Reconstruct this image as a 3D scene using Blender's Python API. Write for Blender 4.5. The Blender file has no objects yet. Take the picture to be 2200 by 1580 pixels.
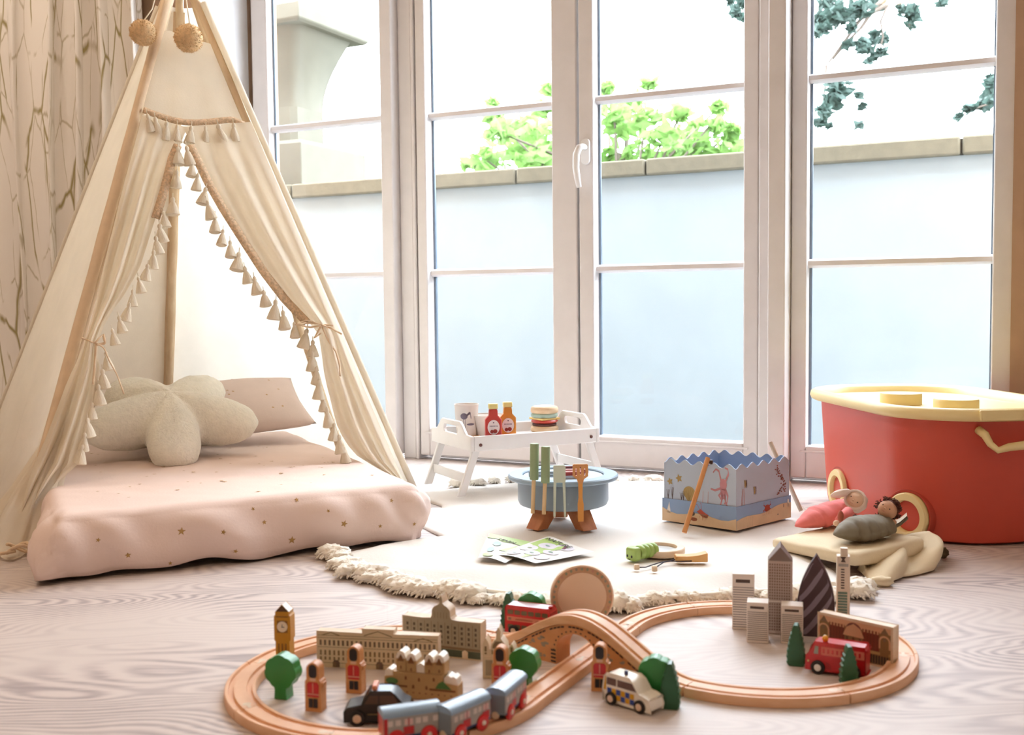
import bpy, bmesh, math, random
from mathutils import Vector, Matrix, geometry, noise
from mathutils.bvhtree import BVHTree
PI = math.pi
random.seed(7)
scene = bpy.context.scene
COL = scene.collection
# ---------------------------------------------------------------- camera
FPX, CH, PITCH, ROLL = 2300.0, 0.5, math.radians(3.39), -0.0102
CR = Matrix.Rotation(PI/2-PITCH, 3, 'X') @ Matrix.Rotation(ROLL, 3, 'Z')
CP = Vector((0, 0, CH))
cam = bpy.data.cameras.new('camera'); camo = bpy.data.objects.new('camera', cam); COL.objects.link(camo)
camo.matrix_world = Matrix.Translation(CP) @ CR.to_4x4()
cam.sensor_width = 36; cam.lens = FPX/2200*36; cam.clip_start = .02; cam.clip_end = 200
cam.dof.use_dof = True; cam.dof.focus_distance = 2.55; cam.dof.aperture_fstop = 6.5
scene.camera = camo

def ray(px, py): return CR @ Vector(((px-1100)/FPX, -(py-790)/FPX, -1))
def fl(px, py, z=0.0):                      # measured point of the photo -> point on a level surface
    d = ray(px, py); return CP + d*((z-CH)/d.z)
def at(px, py, Y):
    d = ray(px, py); return CP + d*(Y/d.y)
def onp(px, py, P, N):
    d = ray(px, py); return CP + d*((Vector(P)-CP).dot(N)/d.dot(N))
# window wall axes: s to the right along the wall, n out of the wall into the room
W0 = fl(1319, 1013); WA = math.radians(63.9)
WS = Vector((math.sin(WA), -math.cos(WA), 0)); WN = Vector((-math.cos(WA), -math.sin(WA), 0))
MW = Matrix(((WS.x, WN.x, 0, W0.x), (WS.y, WN.y, 0, W0.y), (0, 0, 1, 0), (0, 0, 0, 1)))
# ---------------------------------------------------------------- colours and materials
def lin(h):
    h = h.lstrip('#'); c = [int(h[i:i+2], 16)/255 for i in (0, 2, 4)]
    return tuple(x/12.92 if x <= .04045 else ((x+.055)/1.055)**2.4 for x in c)
MATS = {}
def mat(name, col, rough=.5, var=.05, vs=18, bump=0, bs=60, trans=0, coat=0, stretch=(1, 1, 1), metal=0, sheen=0, spec=.5, col2=None, ramp=(.35, .65)):
    if name in MATS: return MATS[name]
    m = bpy.data.materials.new(name); m.use_nodes = True; nt = m.node_tree; N, L = nt.nodes, nt.links
    b = N['Principled BSDF']; c = lin(col)
    tc = N.new('ShaderNodeTexCoord'); mp = N.new('ShaderNodeMapping'); mp.inputs['Scale'].default_value = stretch
    L.new(tc.outputs['Object'], mp.inputs['Vector'])
    nz = N.new('ShaderNodeTexNoise'); nz.inputs['Scale'].default_value = vs; nz.inputs['Detail'].default_value = 4
    L.new(mp.outputs[0], nz.inputs['Vector'])
    rp = N.new('ShaderNodeValToRGB'); L.new(nz.outputs['Fac'], rp.inputs[0])
    lo = lin(col2) if col2 else tuple(x*(1-var) for x in c); hi = c if col2 else tuple(min(1, x*(1+var)) for x in c)
    rp.color_ramp.elements[0].position, rp.color_ramp.elements[1].position = ramp
    rp.color_ramp.elements[0].color = (*lo, 1); rp.color_ramp.elements[1].color = (*hi, 1)
    L.new(rp.outputs[0], b.inputs['Base Color'])
    b.inputs['Roughness'].default_value = rough; b.inputs['Metallic'].default_value = metal
    b.inputs['Specular IOR Level'].default_value = spec
    if coat: b.inputs['Coat Weight'].default_value = coat; b.inputs['Coat Roughness'].default_value = .12
    if sheen: b.inputs['Sheen Weight'].default_value = sheen
    if bump:
        n2 = N.new('ShaderNodeTexNoise'); n2.inputs['Scale'].default_value = bs; n2.inputs['Detail'].default_value = 5
        L.new(mp.outputs[0], n2.inputs['Vector'])
        bp = N.new('ShaderNodeBump'); bp.inputs['Strength'].default_value = bump; bp.inputs['Distance'].default_value = .004
        L.new(n2.outputs['Fac'], bp.inputs['Height']); L.new(bp.outputs[0], b.inputs['Normal'])
    if trans:
        t = N.new('ShaderNodeBsdfTranslucent'); mx = N.new('ShaderNodeMixShader'); mx.inputs[0].default_value = trans
        L.new(rp.outputs[0], t.inputs['Color']); L.new(b.outputs[0], mx.inputs[1]); L.new(t.outputs[0], mx.inputs[2])
        L.new(mx.outputs[0], N['Material Output'].inputs[0])
    MATS[name] = m; return m

M_ = mat
BEECH = M_('beech_wood', '#EDBE96', .45, col2='#E2AC82', vs=9, stretch=(3, 3, 14), ramp=(.3, .75), spec=.4)
TOYW = M_('toy_natural_wood', '#E0B48C', .5, col2='#D6A57C', vs=12, stretch=(4, 4, 10))
PALEW = M_('pale_toy_wood', '#E6CFB2', .5, col2='#DDC2A2', vs=12, stretch=(4, 4, 10))
INK = M_('dark_print_ink', '#4A4038', .6)
INKB = M_('brown_print_ink', '#6E5A4C', .6)
BLACK = M_('black_paint', '#16151A', .35, coat=.2)
WHITE = M_('white_gloss_paint', '#F1EEEC', .35, var=.015, spec=.5)
FRAMEW = M_('white_window_paint', '#E4DEDC', .38, var=.02, spec=.5)
RED = M_('red_toy_paint', '#C4141E', .35, coat=.3)
CREAM = M_('cream_toy_paint', '#F6EBDA', .4, coat=.2)
# ---------------------------------------------------------------- mesh building
class MB:
    def __init__(s): s.v = []; s.f = []; s.uv = None
    def add(s, vs, fs, m, M=None):
        o = len(s.v)
        s.v += [tuple(M @ Vector(p)) if M else tuple(p) for p in vs]
        s.f += [(tuple(i+o for i in f), m) for f in fs]
        return s
    def box(s, c, d, m, M=None):
        x, y, z = c; a, b, h = d[0]/2, d[1]/2, d[2]/2
        vs = [(x+i*a, y+j*b, z+k*h) for k in (-1, 1) for j in (-1, 1) for i in (-1, 1)]
        return s.add(vs, [(0, 2, 3, 1), (4, 5, 7, 6), (0, 1, 5, 4), (2, 6, 7, 3), (0, 4, 6, 2), (1, 3, 7, 5)], m, M)
    def prism(s, poly, y0, y1, m, M=None, holes=(), side=None):     # outline in x,z extruded along y
        loops = [list(poly)]+[list(h) for h in holes]
        tri = geometry.tessellate_polygon([[Vector((p[0], p[1], 0)) for p in l] for l in loops])
        flat = [p for l in loops for p in l]; n = len(flat)
        vs = [(p[0], y0, p[1]) for p in flat]+[(p[0], y1, p[1]) for p in flat]
        if len(loops) == 1: fs = [tuple(range(n)), tuple(range(2*n-1, n-1, -1))] if len(poly) <= 4 else [tuple(t) for t in tri]+[tuple(i+n for i in reversed(t)) for t in tri]
        else: fs = [tuple(t) for t in tri]+[tuple(i+n for i in reversed(t)) for t in tri]
        sf = []; o = 0
        for l in loops:
            k = len(l)
            for i in range(k):
                j = (i+1) % k; sf.append((o+i, o+j, o+j+n, o+i+n))
            o += k
        s.add(vs, fs+([] if side else sf), m, M)
        if side: s.f += [(tuple(i+len(s.v)-2*n for i in f), side) for f in sf]
        return s
    def lathe(s, prof, seg, m, M=None, wob=None):
        vs = []; fs = []; k = len(prof)
        for i in range(seg):
            a = 2*PI*i/seg
            for r, z in prof:
                q = r*(wob(a, z) if wob else 1); vs.append((q*math.cos(a), q*math.sin(a), z))
        for i in range(seg):
            j = (i+1) % seg
            for t in range(k-1):
                fs.append((i*k+t, j*k+t, j*k+t+1, i*k+t+1))
        if prof[0][0] > 1e-6: fs.append(tuple(i*k for i in reversed(range(seg))))
        if prof[-1][0] > 1e-6: fs.append(tuple(i*k+k-1 for i in range(seg)))
        return s.add(vs, fs, m, M)
    def tube(s, pts, r, m, seg=8, closed=False, M=None, flat=1.0):
        pts = [Vector(p) for p in pts]; n = len(pts); vs = []; fs = []
        up = None
        for i, p in enumerate(pts):
            a = pts[i-1] if (i or closed) else p; b = pts[(i+1) % n] if (i < n-1 or closed) else p
            t = (b-a).normalized()
            if up is None: up = Vector((0, 0, 1)) if abs(t.z) < .9 else Vector((1, 0, 0))
            x = t.cross(up); x = x.normalized() if x.length > 1e-6 else Vector((1, 0, 0)); up = x.cross(t).normalized()
            rr = r[i] if isinstance(r, (list, tuple)) else r
            for k in range(seg):
                q = 2*PI*k/seg; vs.append(p+x*(rr*math.cos(q))+up*(rr*flat*math.sin(q)))
        for i in range(n if closed else n-1):
            j = (i+1) % n
            for k in range(seg):
                l = (k+1) % seg; fs.append((i*seg+k, i*seg+l, j*seg+l, j*seg+k))
        if not closed: fs += [tuple(reversed(range(seg))), tuple(range((n-1)*seg, n*seg))]
        return s.add(vs, fs, m, M)
    def ball(s, c, r, m, seg=16, rings=10, M=None, fn=None):
        rx, ry, rz = r if isinstance(r, (tuple, list)) else (r, r, r); vs = []; fs = []
        for j in range(rings+1):
            t = PI*j/rings
            for i in range(seg):
                a = 2*PI*i/seg; d = Vector((math.sin(t)*math.cos(a), math.sin(t)*math.sin(a), math.cos(t)))
                q = fn(d) if fn else 1
                vs.append((c[0]+rx*d.x*q, c[1]+ry*d.y*q, c[2]+rz*d.z*q))
        for j in range(rings):
            for i in range(seg):
                k = (i+1) % seg; fs.append((j*seg+i, (j+1)*seg+i, (j+1)*seg+k, j*seg+k))
        return s.add(vs, fs, m, M)
    def grid(s, rows, m, closed=False, M=None, uvs=None):
        nr, nc = len(rows), len(rows[0]); vs = [p for r in rows for p in r]; fs = []
        for i in range(nr-1):
            for j in range(nc if closed else nc-1):
                k = (j+1) % nc; fs.append((i*nc+j, i*nc+k, (i+1)*nc+k, (i+1)*nc+j))
        if uvs: s.uv = [u for r in uvs for u in r]
        return s.add(vs, fs, m, M)
    def decal(s, poly, O, ux, uz, m, off=.0003, M=None):            # a flat printed shape lying on a face
        O, ux, uz = Vector(O), Vector(ux), Vector(uz); nn = uz.cross(ux).normalized()*-off
        pts = [O+ux*p[0]+uz*p[1]+nn for p in poly]
        if len(poly) > 4:
            tri = geometry.tessellate_polygon([[Vector((p[0], p[1], 0)) for p in poly]])
            return s.add(pts, [tuple(t) for t in tri], m, M)
        return s.add(pts, [tuple(range(len(poly)))], m, M)
    def loft(s, loops, m, M=None, cap=True):                        # closed outlines stacked one over the other
        n = len(loops[0]); s.grid(loops, m, True, M)
        o = len(s.v)-n*len(loops)
        if cap:
            s.f.append((tuple(o+i for i in reversed(range(n))), m)); b = len(s.v)-n
            s.f.append((tuple(b+i for i in range(n)), m))
        return s

def build(name, mb, parent=None, bevel=0, smooth=35, recalc=True, seg=2, subdiv=0, thick=0, merge=0, **props):
    me = bpy.data.meshes.new(name)
    me.from_pydata(mb.v, [], [f for f, _ in mb.f])
    ms = []
    for _, m in mb.f:
        if m not in ms: ms.append(m)
    for m in ms: me.materials.append(m)
    me.polygons.foreach_set('material_index', [ms.index(m) for _, m in mb.f])
    if mb.uv:
        ul = me.uv_layers.new(name='UVMap')
        for l in me.loops: ul.data[l.index].uv = mb.uv[l.vertex_index]
    if recalc or merge:
        bm = bmesh.new(); bm.from_mesh(me)
        if merge: bmesh.ops.remove_doubles(bm, verts=bm.verts, dist=merge)
        if recalc: bmesh.ops.recalc_face_normals(bm, faces=bm.faces)
        bm.to_mesh(me); bm.free()
    if smooth:
        me.polygons.foreach_set('use_smooth', [True]*len(me.polygons))
        if smooth < 180: me.set_sharp_from_angle(angle=math.radians(smooth))
    me.update()
    o = bpy.data.objects.new(name, me); COL.objects.link(o)
    if parent: o.parent = parent
    if thick:
        md = o.modifiers.new('thick', 'SOLIDIFY'); md.thickness = thick; md.offset = 0
    if bevel:
        md = o.modifiers.new('edges', 'BEVEL'); md.width = bevel; md.segments = seg; md.limit_method = 'ANGLE'; md.angle_limit = math.radians(50)
    if subdiv:
        md = o.modifiers.new('smooth', 'SUBSURF'); md.levels = md.render_levels = subdiv
    for k, v in props.items(): o[k] = v
    return o
def tag(o, label, cat, group=None, kind=None):
    o['label'] = label; o['category'] = cat
    if group: o['group'] = group
    if kind: o['kind'] = kind
    return o
def thing(name, label, cat, loc=(0, 0, 0), rz=0, group=None):
    o = bpy.data.objects.new(name, None); COL.objects.link(o); o.empty_display_size = .05
    o.location = loc; o.rotation_euler = (0, 0, rz)
    return tag(o, label, cat, group)
def dup(o, loc=None, rz=None, label=None, parent=None):
    c = o.copy(); COL.objects.link(c)
    if parent: c.parent = parent
    if loc is not None: c.location = loc
    if rz is not None: c.rotation_euler = (0, 0, rz)
    if label: c['label'] = label
    for ch in list(o.children): dup(ch, parent=c)
    return c
def struct(o, **k):
    o['kind'] = 'structure'
    return o
def arc(cx, cz, rx, rz, a0, a1, n): return [(cx+rx*math.cos(a0+(a1-a0)*i/n), cz+rz*math.sin(a0+(a1-a0)*i/n)) for i in range(n+1)]
def rect(x0, z0, x1, z1): return [(x0, z0), (x1, z0), (x1, z1), (x0, z1)]
def rrect(x0, z0, x1, z1, r, n=4): return arc(x1-r, z0+r, r, r, -PI/2, 0, n)+arc(x1-r, z1-r, r, r, 0, PI/2, n)+arc(x0+r, z1-r, r, r, PI/2, PI, n)+arc(x0+r, z0+r, r, r, PI, 1.5*PI, n)
def ell(cx, cz, rx, rz, n=16): return arc(cx, cz, rx, rz, 0, 2*PI, n)[:-1]
def star(cx, cz, R, r, k=5, a=PI/2): return [(cx+(R if i % 2 == 0 else r)*math.cos(a+i*PI/k), cz+(R if i % 2 == 0 else r)*math.sin(a+i*PI/k)) for i in range(2*k)]
def lerp(a, b, t): return a+(b-a)*t
def interp(pts, t):                        # point at fraction t of a polyline (by index)
    n = len(pts)-1; u = min(max(t, 0), 1)*n; i = min(int(u), n-1); return pts[i].lerp(pts[i+1], u-i)
def nz(p, sc=1.0, off=0): return noise.noise(Vector(p)*sc+Vector((off, off*1.7, off*.3)))
# ================================================================ the room
WALLP = M_('warm_beige_wall_paint', '#BE9C80', .85, var=.03)
WALLN = M_('soft_white_wall_paint', '#DAD2CC', .85, var=.03)
REVEAL = M_('white_plaster', '#E8E8EA', .8, var=.02)
CEILP = M_('ceiling_paint', '#F2ECE4', .9, var=.01)
def floor_mat():
    m = bpy.data.materials.new('limed_wood_floor'); m.use_nodes = True; nt = m.node_tree; N, L = nt.nodes, nt.links
    b = N['Principled BSDF']; tc = N.new('ShaderNodeTexCoord')
    def mapping(rot, sc, src=None):
        mp = N.new('ShaderNodeMapping'); mp.inputs['Rotation'].default_value = (0, 0, rot); mp.inputs['Scale'].default_value = sc
        L.new(src or tc.outputs['Object'], mp.inputs['Vector']); return mp.outputs[0]
    def noisen(v, s, d=2, dist=0):
        n = N.new('ShaderNodeTexNoise'); n.inputs['Scale'].default_value = s; n.inputs['Detail'].default_value = d; n.inputs['Distortion'].default_value = dist
        L.new(v, n.inputs['Vector']); return n.outputs['Fac']
    def math_(op, a, b_=None, c=None):
        n = N.new('ShaderNodeMath'); n.operation = op
        for i, x in enumerate((a, b_, c)):
            if x is None: continue
            if isinstance(x, (int, float)): n.inputs[i].default_value = x
            else: L.new(x, n.inputs[i])
        return n.outputs[0]
    v = mapping(-.12, (.85, 2.7, 1))
    contour = noisen(v, 1.7, 1.6, .25)                       # height field whose contour lines are the cathedral grain
    fine = noisen(mapping(-.12, (14, 120, 1)), 1.0, 3)
    lines = math_('SINE', math_('ADD', math_('MULTIPLY', contour, 250), math_('MULTIPLY', fine, 3.2)))
    patch = noisen(mapping(-.12, (1.4, 3.2, 1)), 1.6, 2)
    pm = N.new('ShaderNodeMapRange'); L.new(patch, pm.inputs[0]); pm.inputs[1].default_value = .36; pm.inputs[2].default_value = .62
    amt = math_('MULTIPLY', math_('MULTIPLY_ADD', lines, .5, .5), math_('MULTIPLY_ADD', pm.outputs[0], .75, .25))
    amt = math_('MULTIPLY', amt, math_('MULTIPLY_ADD', fine, 1.1, .3))
    br = N.new('ShaderNodeTexBrick'); L.new(mapping(-.12, (1, 1, 1)), br.inputs['Vector'])
    br.inputs['Scale'].default_value = 1; br.inputs['Brick Width'].default_value = 1.9; br.inputs['Row Height'].default_value = .24; br.inputs['Mortar Size'].default_value = .0012
    br.inputs['Color1'].default_value = (.0, .0, .0, 1); br.inputs['Color2'].default_value = (.12, .12, .12, 1); br.inputs['Mortar'].default_value = (.5, .5, .5, 1); br.offset = .37
    amt2 = math_('ADD', amt, math_('MULTIPLY', br.outputs['Color'], .22))
    rp = N.new('ShaderNodeValToRGB'); L.new(amt2, rp.inputs[0]); cr = rp.color_ramp
    cr.elements[0].position = .05; cr.elements[0].color = (*lin('#D9CCC5'), 1)
    cr.elements[1].position = .95; cr.elements[1].color = (*lin('#A59897'), 1)
    e = cr.elements.new(.42); e.color = (*lin('#CBBDB8'), 1)
    L.new(rp.outputs[0], b.inputs['Base Color']); b.inputs['Roughness'].default_value = .5; b.inputs['Specular IOR Level'].default_value = .4
    bp = N.new('ShaderNodeBump'); bp.inputs['Strength'].default_value = .25; bp.inputs['Distance'].default_value = .002; bp.invert = True
    L.new(amt2, bp.inputs['Height']); L.new(bp.outputs[0], b.inputs['Normal'])
    return m
FLOORM = floor_mat()
SL, SR, NF, ZC = -3.7, 2.4, 6.2, 2.62       # room extents in wall axes
struct(build('floor', MB().box(((SL+SR)/2, (NF-.1)/2, -.05), (SR-SL, NF+.1, .1), FLOORM, MW), smooth=0))
struct(build('ceiling', MB().box(((SL+SR)/2, NF/2, ZC+.05), (SR-SL, NF+.2, .1), CEILP, MW), smooth=0))
wb = MB()
wb.box(((SL-1.32)/2, .07, ZC/2), (-1.32-SL, .42, ZC), WALLP, MW)
wb.box(((1.064+SR)/2, -.064, ZC/2), (SR-1.064, .152, ZC), WALLP, MW)
wb.box((-.128, .07, (2.3+ZC)/2), (2.384, .42, ZC-2.3), WALLP, MW)
struct(build('wall_back', wb, smooth=0))
struct(build('wall_left', MB().box((SL-.05, NF/2, ZC/2), (.1, NF, ZC), WALLN, MW), smooth=0))
struct(build('wall_right', MB().box((SR+.05, NF/2, ZC/2), (.1, NF, ZC), WALLN, MW), smooth=0))
struct(build('wall_front', MB().box(((SL+SR)/2, NF+.05, ZC/2), (SR-SL, .1, ZC), WALLN, MW), smooth=0))
struct(build('trim_1', MB().box((-1.317, .155, 1.15), (.008, .255, 2.3), REVEAL, MW), smooth=0))

def glass_mat():
    m = bpy.data.materials.new('window_glass'); m.use_nodes = True; nt = m.node_tree; N, L = nt.nodes, nt.links
    N.remove(N['Principled BSDF'])
    t = N.new('ShaderNodeBsdfTransparent'); t.inputs[0].default_value = (.97, .985, 1, 1)
    g = N.new('ShaderNodeBsdfGlossy'); g.inputs['Roughness'].default_value = .02
    f = N.new('ShaderNodeFresnel'); f.inputs[0].default_value = 1.45
    mx = N.new('ShaderNodeMixShader'); L.new(f.outputs[0], mx.inputs[0]); L.new(t.outputs[0], mx.inputs[1]); L.new(g.outputs[0], mx.inputs[2])
    # a faint film of dust on the panes
    d = N.new('ShaderNodeBsdfDiffuse'); d.inputs[0].default_value = (.9, .93, .97, 1)
    tc = N.new('ShaderNodeTexCoord'); nzn = N.new('ShaderNodeTexNoise'); nzn.inputs['Scale'].default_value = 3; L.new(tc.outputs['Object'], nzn.inputs['Vector'])
    mr = N.new('ShaderNodeMapRange'); mr.inputs[1].default_value = .35; mr.inputs[2].default_value = .8; mr.inputs[3].default_value = .004; mr.inputs[4].default_value = .03; L.new(nzn.outputs['Fac'], mr.inputs[0])
    m2 = N.new('ShaderNodeMixShader'); L.new(mr.outputs[0], m2.inputs[0]); L.new(mx.outputs[0], m2.inputs[1]); L.new(d.outputs[0], m2.inputs[2])
    L.new(m2.outputs[0], N['Material Output'].inputs[0]); return m
GLASS = glass_mat()
SPACER = M_('grey_glazing_spacer', '#7F8FA0', .4, metal=.3)
ZT = 2.27
def sash(name, s0, s1, o0, o1, nf, gl, bevelside=True):
    """one glazed leaf: outer s0..s1, opening o0..o1, face at nf, glass at gl"""
    w = FRAMEW; mb = MB(); nb = gl-.012
    c = lambda a, b: (a+b)/2
    zb, zt = .102, ZT-.09
    for a, b in ((s0, o0), (o1, s1)): mb.box((c(a, b), c(nf, nb), c(.014, ZT)), (b-a, nf-nb, ZT-.014), w, MW)
    for z0, z1 in ((.014, zb), (zt, ZT)): mb.box((c(o0, o1), c(nf, nb), c(z0, z1)), (o1-o0, nf-nb, z1-z0), w, MW)
    fr = struct(build(name, mb, bevel=.004, smooth=30))
    mb = MB()                                           # raised line across the bottom rail
    mb.box((c(o0, o1), nf+.0015, .088), (o1-o0+.03, .006, .006), w, MW)
    build('rail_moulding', mb, fr, bevel=.002)
    for z in (.603, 1.103, 1.603):
        mb = MB()
        pr = [(-.0, -.013), (.022, -.011), (.03, -.006), (.03, .006), (.022, .011), (0, .013)]
        vs = []
        for s_ in (o0, o1): vs += [(s_, gl+p[0]*(.9 if nf-gl > .045 else .8), z+p[1]) for p in pr]
        k = len(pr)
        mb.add(vs, [(i, (i+1) % k, (i+1) % k+k, i+k) for i in range(k)]+[tuple(range(k)), tuple(range(k, 2*k))], w, MW)
        build('glazing_bar', mb, fr, smooth=30)
    mb = MB()
    for q in (0,): mb.box((o0+.0035, gl+.003, c(zb, zt)), (.007, .008, zt-zb), SPACER, MW)
    mb.box((o1-.0025, gl+.003, c(zb, zt)), (.005, .008, zt-zb), SPACER, MW)
    build('glazing_spacer', mb, fr, smooth=0)
    mb = MB(); mb.add([(o0-.005, gl, zb-.005), (o1+.005, gl, zb-.005), (o1+.005, gl, zt+.005), (o0-.005, gl, zt+.005)], [(0, 1, 2, 3)], GLASS, MW)
    build('glass', mb, fr, smooth=0, recalc=False)
    return fr
sash('window_1', -1.288, -.733, -1.224, -.776, .04, 0.0)
sash('door_1', -.668, -.1135, -.633, -.195, 0.0, -.05)
d2 = sash('door_2', -.107, .428, -.061, .386, 0.0, -.05)
sash('window_2', .517, 1.09, .559, 1.02, 0.0, -.05)
def bar(name, s0, s1, n0, n1, z0, z1, bev=.004):
    return struct(build(name, MB().box(((s0+s1)/2, (n0+n1)/2, (z0+z1)/2), (s1-s0, n1-n0, z1-z0), FRAMEW, MW), bevel=bev, smooth=30))
bar('trim_2', -1.313, -1.289, -.062, .012, 0, 2.3)
bar('trim_3', -.732, -.683, -.062, 0, 0, 2.3)
bar('trim_4', -.682, -.671, -.062, .006, 0, 2.3, .003)
bar('trim_5', .4305, .468, -.062, .012, 0, 2.3, .005)
bar('trim_6', .469, .516, -.062, .07, 0, 2.3)
bar('trim_7', -1.30, 1.06, -.12, -.063, 0, .013, .003)
# lever handle on the astragal of the double doors
hb = MB(); hb.loft([[(x, .0, z) for x, z in rrect(-.014, -.038, .014, .038, .012)], [(x*.95, .008, z*.97) for x, z in rrect(-.014, -.038, .014, .038, .012)]], WHITE)
h = build('handle_plate', hb, d2, smooth=40); h.matrix_world = MW @ Matrix.Translation((-.083, .001, .948))
hb = MB(); hb.tube([(0, .004, .012), (0, .03, .012), (-.004, .042, .008), (-.012, .045, -.012), (-.014, .044, -.05), (-.010, .042, -.085), (-.006, .040, -.108)], [.009, .009, .010, .0105, .010, .009, .008], WHITE, 10)
lv = build('lever_handle', hb, h, smooth=180); lv.matrix_world = MW @ Matrix.Translation((-.083, .001, .948))

# ================================================================ outside
RENDER = M_('pale_rendered_wall', '#9FA9AB', .9, var=.03, vs=5)
STONE = M_('coping_stone', '#77715F', .9, var=.08, vs=25, bump=.4, bs=40)
PSTONE = M_('pale_pier_stone', '#6E6B5E', .9, var=.05, vs=10, bump=.2, bs=30)
PAVE = M_('terrace_concrete', '#9AA2A8', .9, var=.06, vs=6)
gw = struct(build('wall_garden', MB().box((0, -1.235, .45), (11, .05, 1.13), RENDER, MW).box((0, -1.225, 1.045), (11, .06, .055), M_('dark_joint_mortar', '#4E4A40', .9), MW), smooth=0))
def s_at(px, n):
    d = ray(px, 360); P0 = W0+WN*n; t = (P0-CP).dot(WN)/d.dot(WN); return (CP+d*t-W0).dot(WS)
js = [-5.4]+[s_at(p, -1.19) for p in (628, 1110, 1388, 2065)]+[1.9, 3.2, 5.4]
for a, b in zip(js, js[1:]):
    build('coping_stone', MB().box(((a+b)/2, -1.22, 1.047), (b-a-.007, .09, .066), STONE, MW), gw, bevel=.008, smooth=30)
struct(build('ground_terrace', MB().box((0, -.66, -.1), (11, 1.1, .1), PAVE, MW), smooth=0))
struct(build('ground_garden', MB().box((0, -16.5, -.5), (60, 30, .1), M_('lawn', '#3E4636', .95, var=.2, vs=3), MW), smooth=0))
pier = thing('stone_pier', 'pale stone pier with flared neck under a flat cap, behind the garden wall', 'pier')
def sq(h, z): return [(-2.36+i*h, -1.55+j*h, z) for i, j in ((-1, -1), (1, -1), (1, 1), (-1, 1))]
build('cap', MB().loft([sq(.285, 1.868), sq(.30, 1.88), sq(.30, 1.955), sq(.29, 1.962)], PSTONE, MW), pier, bevel=.006)
def oct8(h, z, ch): return [(-2.36+x*h, -1.55+y*h, z) for x, y in ((-1, -ch), (-ch, -1), (ch, -1), (1, -ch), (1, ch), (ch, 1), (-ch, 1), (-1, ch))]
build('neck', MB().loft([oct8(.135+.115*(1-math.cos(t*PI/2)), 1.50+t*.368, .8) for t in [i/10 for i in range(11)]], PSTONE, MW), pier, smooth=60)
build('shaft', MB().loft([oct8(.135, 1.31, .8), oct8(.135, 1.50, .8)], PSTONE, MW), pier, smooth=30)
build('plinth', MB().loft([sq(.28, -.4), sq(.28, 1.29), sq(.26, 1.31)], PSTONE, MW), pier, bevel=.006)
LEAF = M_('fresh_green_leaves', '#82A65C', .6, var=.12, vs=30, trans=.5)
NEEDLE = M_('dark_pine_needles', '#4A5E56', .6, var=.15, vs=30, trans=.3)
BARK = M_('grey_bark', '#6B5F55', .9, var=.15, vs=30, bump=.5)
def leaves(mb, c, rad, n, size, m, rnd, flat=.7):
    for _ in range(n):
        d = Vector((rnd.gauss(0, 1), rnd.gauss(0, 1), rnd.gauss(0, 1))).normalized()*rad*(rnd.random()**.45)
        p = c+Vector((d.x, d.y, d.z*flat)); u = Vector((rnd.gauss(0, 1), rnd.gauss(0, 1), rnd.gauss(0, .6))).normalized()
        w = u.cross(Vector((rnd.gauss(0, 1), rnd.gauss(0, 1), rnd.gauss(0, 1)))).normalized(); s = size*rnd.uniform(.6, 1.3)
        mb.add([p-u*s, p-w*s*.45, p+u*s, p+w*s*.45], [(0, 1, 2, 3)], m)
rnd = random.Random(3)
tr = thing('leafy_tree', 'light green leafy tree showing above the garden wall', 'tree', at(1330, 900, 9.0))
T0 = tr.location.copy()
mb = MB(); br_ = MB(); top = at(1330, 330, 9.0)-T0
br_.tube([(0, 0, -2.2), (0, 0, -.4), tuple(top*.8), tuple(top)], [.12, .1, .06, .03], BARK)
for px, py, r in ((1045, 345, 38), (1010, 352, 22), (1095, 330, 55), (1075, 285, 32), (1058, 222, 12), (1120, 275, 45), (1160, 300, 60), (1165, 235, 26), (1185, 190, 20), (1150, 345, 50), (1190, 340, 45), (1060, 250, 24), (1235, 300, 60),
                  (1300, 190, 24), (1320, 240, 40), (1345, 280, 45), (1310, 335, 34), (1360, 220, 28), (1395, 180, 16), (1390, 250, 40), (1425, 300, 45), (1440, 330, 50), (1370, 330, 34), (1480, 285, 42), (1500, 320, 50), (1550, 310, 46), (1590, 325, 40), (1530, 265, 26), (1545, 230, 18), (1570, 280, 22), (1640, 340, 40), (1460, 245, 22)):
    c = at(px, py, 9+rnd.uniform(-.6, .6))-T0; R = r/FPX*9
    leaves(mb, c, R, int(8+r*1.15), .075, LEAF, rnd)
    br_.tube([tuple(top*rnd.uniform(.5, .9)), tuple(c)], [.02, .008], BARK, 5)
build('branches', br_, tr, smooth=180); build('foliage', mb, tr, smooth=0, recalc=False)
pt = thing('pine_tree', 'dark needled pine hanging branches over the garden wall behind the right window', 'tree', at(2500, 900, 7.5))
T0 = pt.location.copy(); mb = MB(); br_ = MB(); rt = at(2500, -500, 7.5)-T0
br_.tube([(0, 0, -1.8), tuple(rt*.5), tuple(rt), tuple(rt*1.15)], [.16, .14, .1, .08], BARK)
def pb(pts, w, tufts, dens=1.0):
    P = [at(x, y, 7.5)-T0 for x, y in pts]
    br_.tube([tuple(p) for p in P], [w*(1-.75*i/(len(P)-1)) for i in range(len(P))], BARK, 6)
    for x, y, r in tufts: leaves(mb, at(x, y, 7.5+rnd.uniform(-.2, .2))-T0, r/FPX*7.5, int(r*2.6*dens), .045, NEEDLE, rnd, .8)
pb([(2450, -420), (2150, -260), (1960, -60), (1905, 10), (1850, 40), (1810, 95), (1780, 135)], .03, [(1780, 12, 30), (1760, 45, 18), (1800, 22, 28), (1770, 60, 16), (1850, 15, 26), (1890, 8, 20), (1830, 30, 20), (1795, 40, 22), (1755, 70, 12)])
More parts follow.
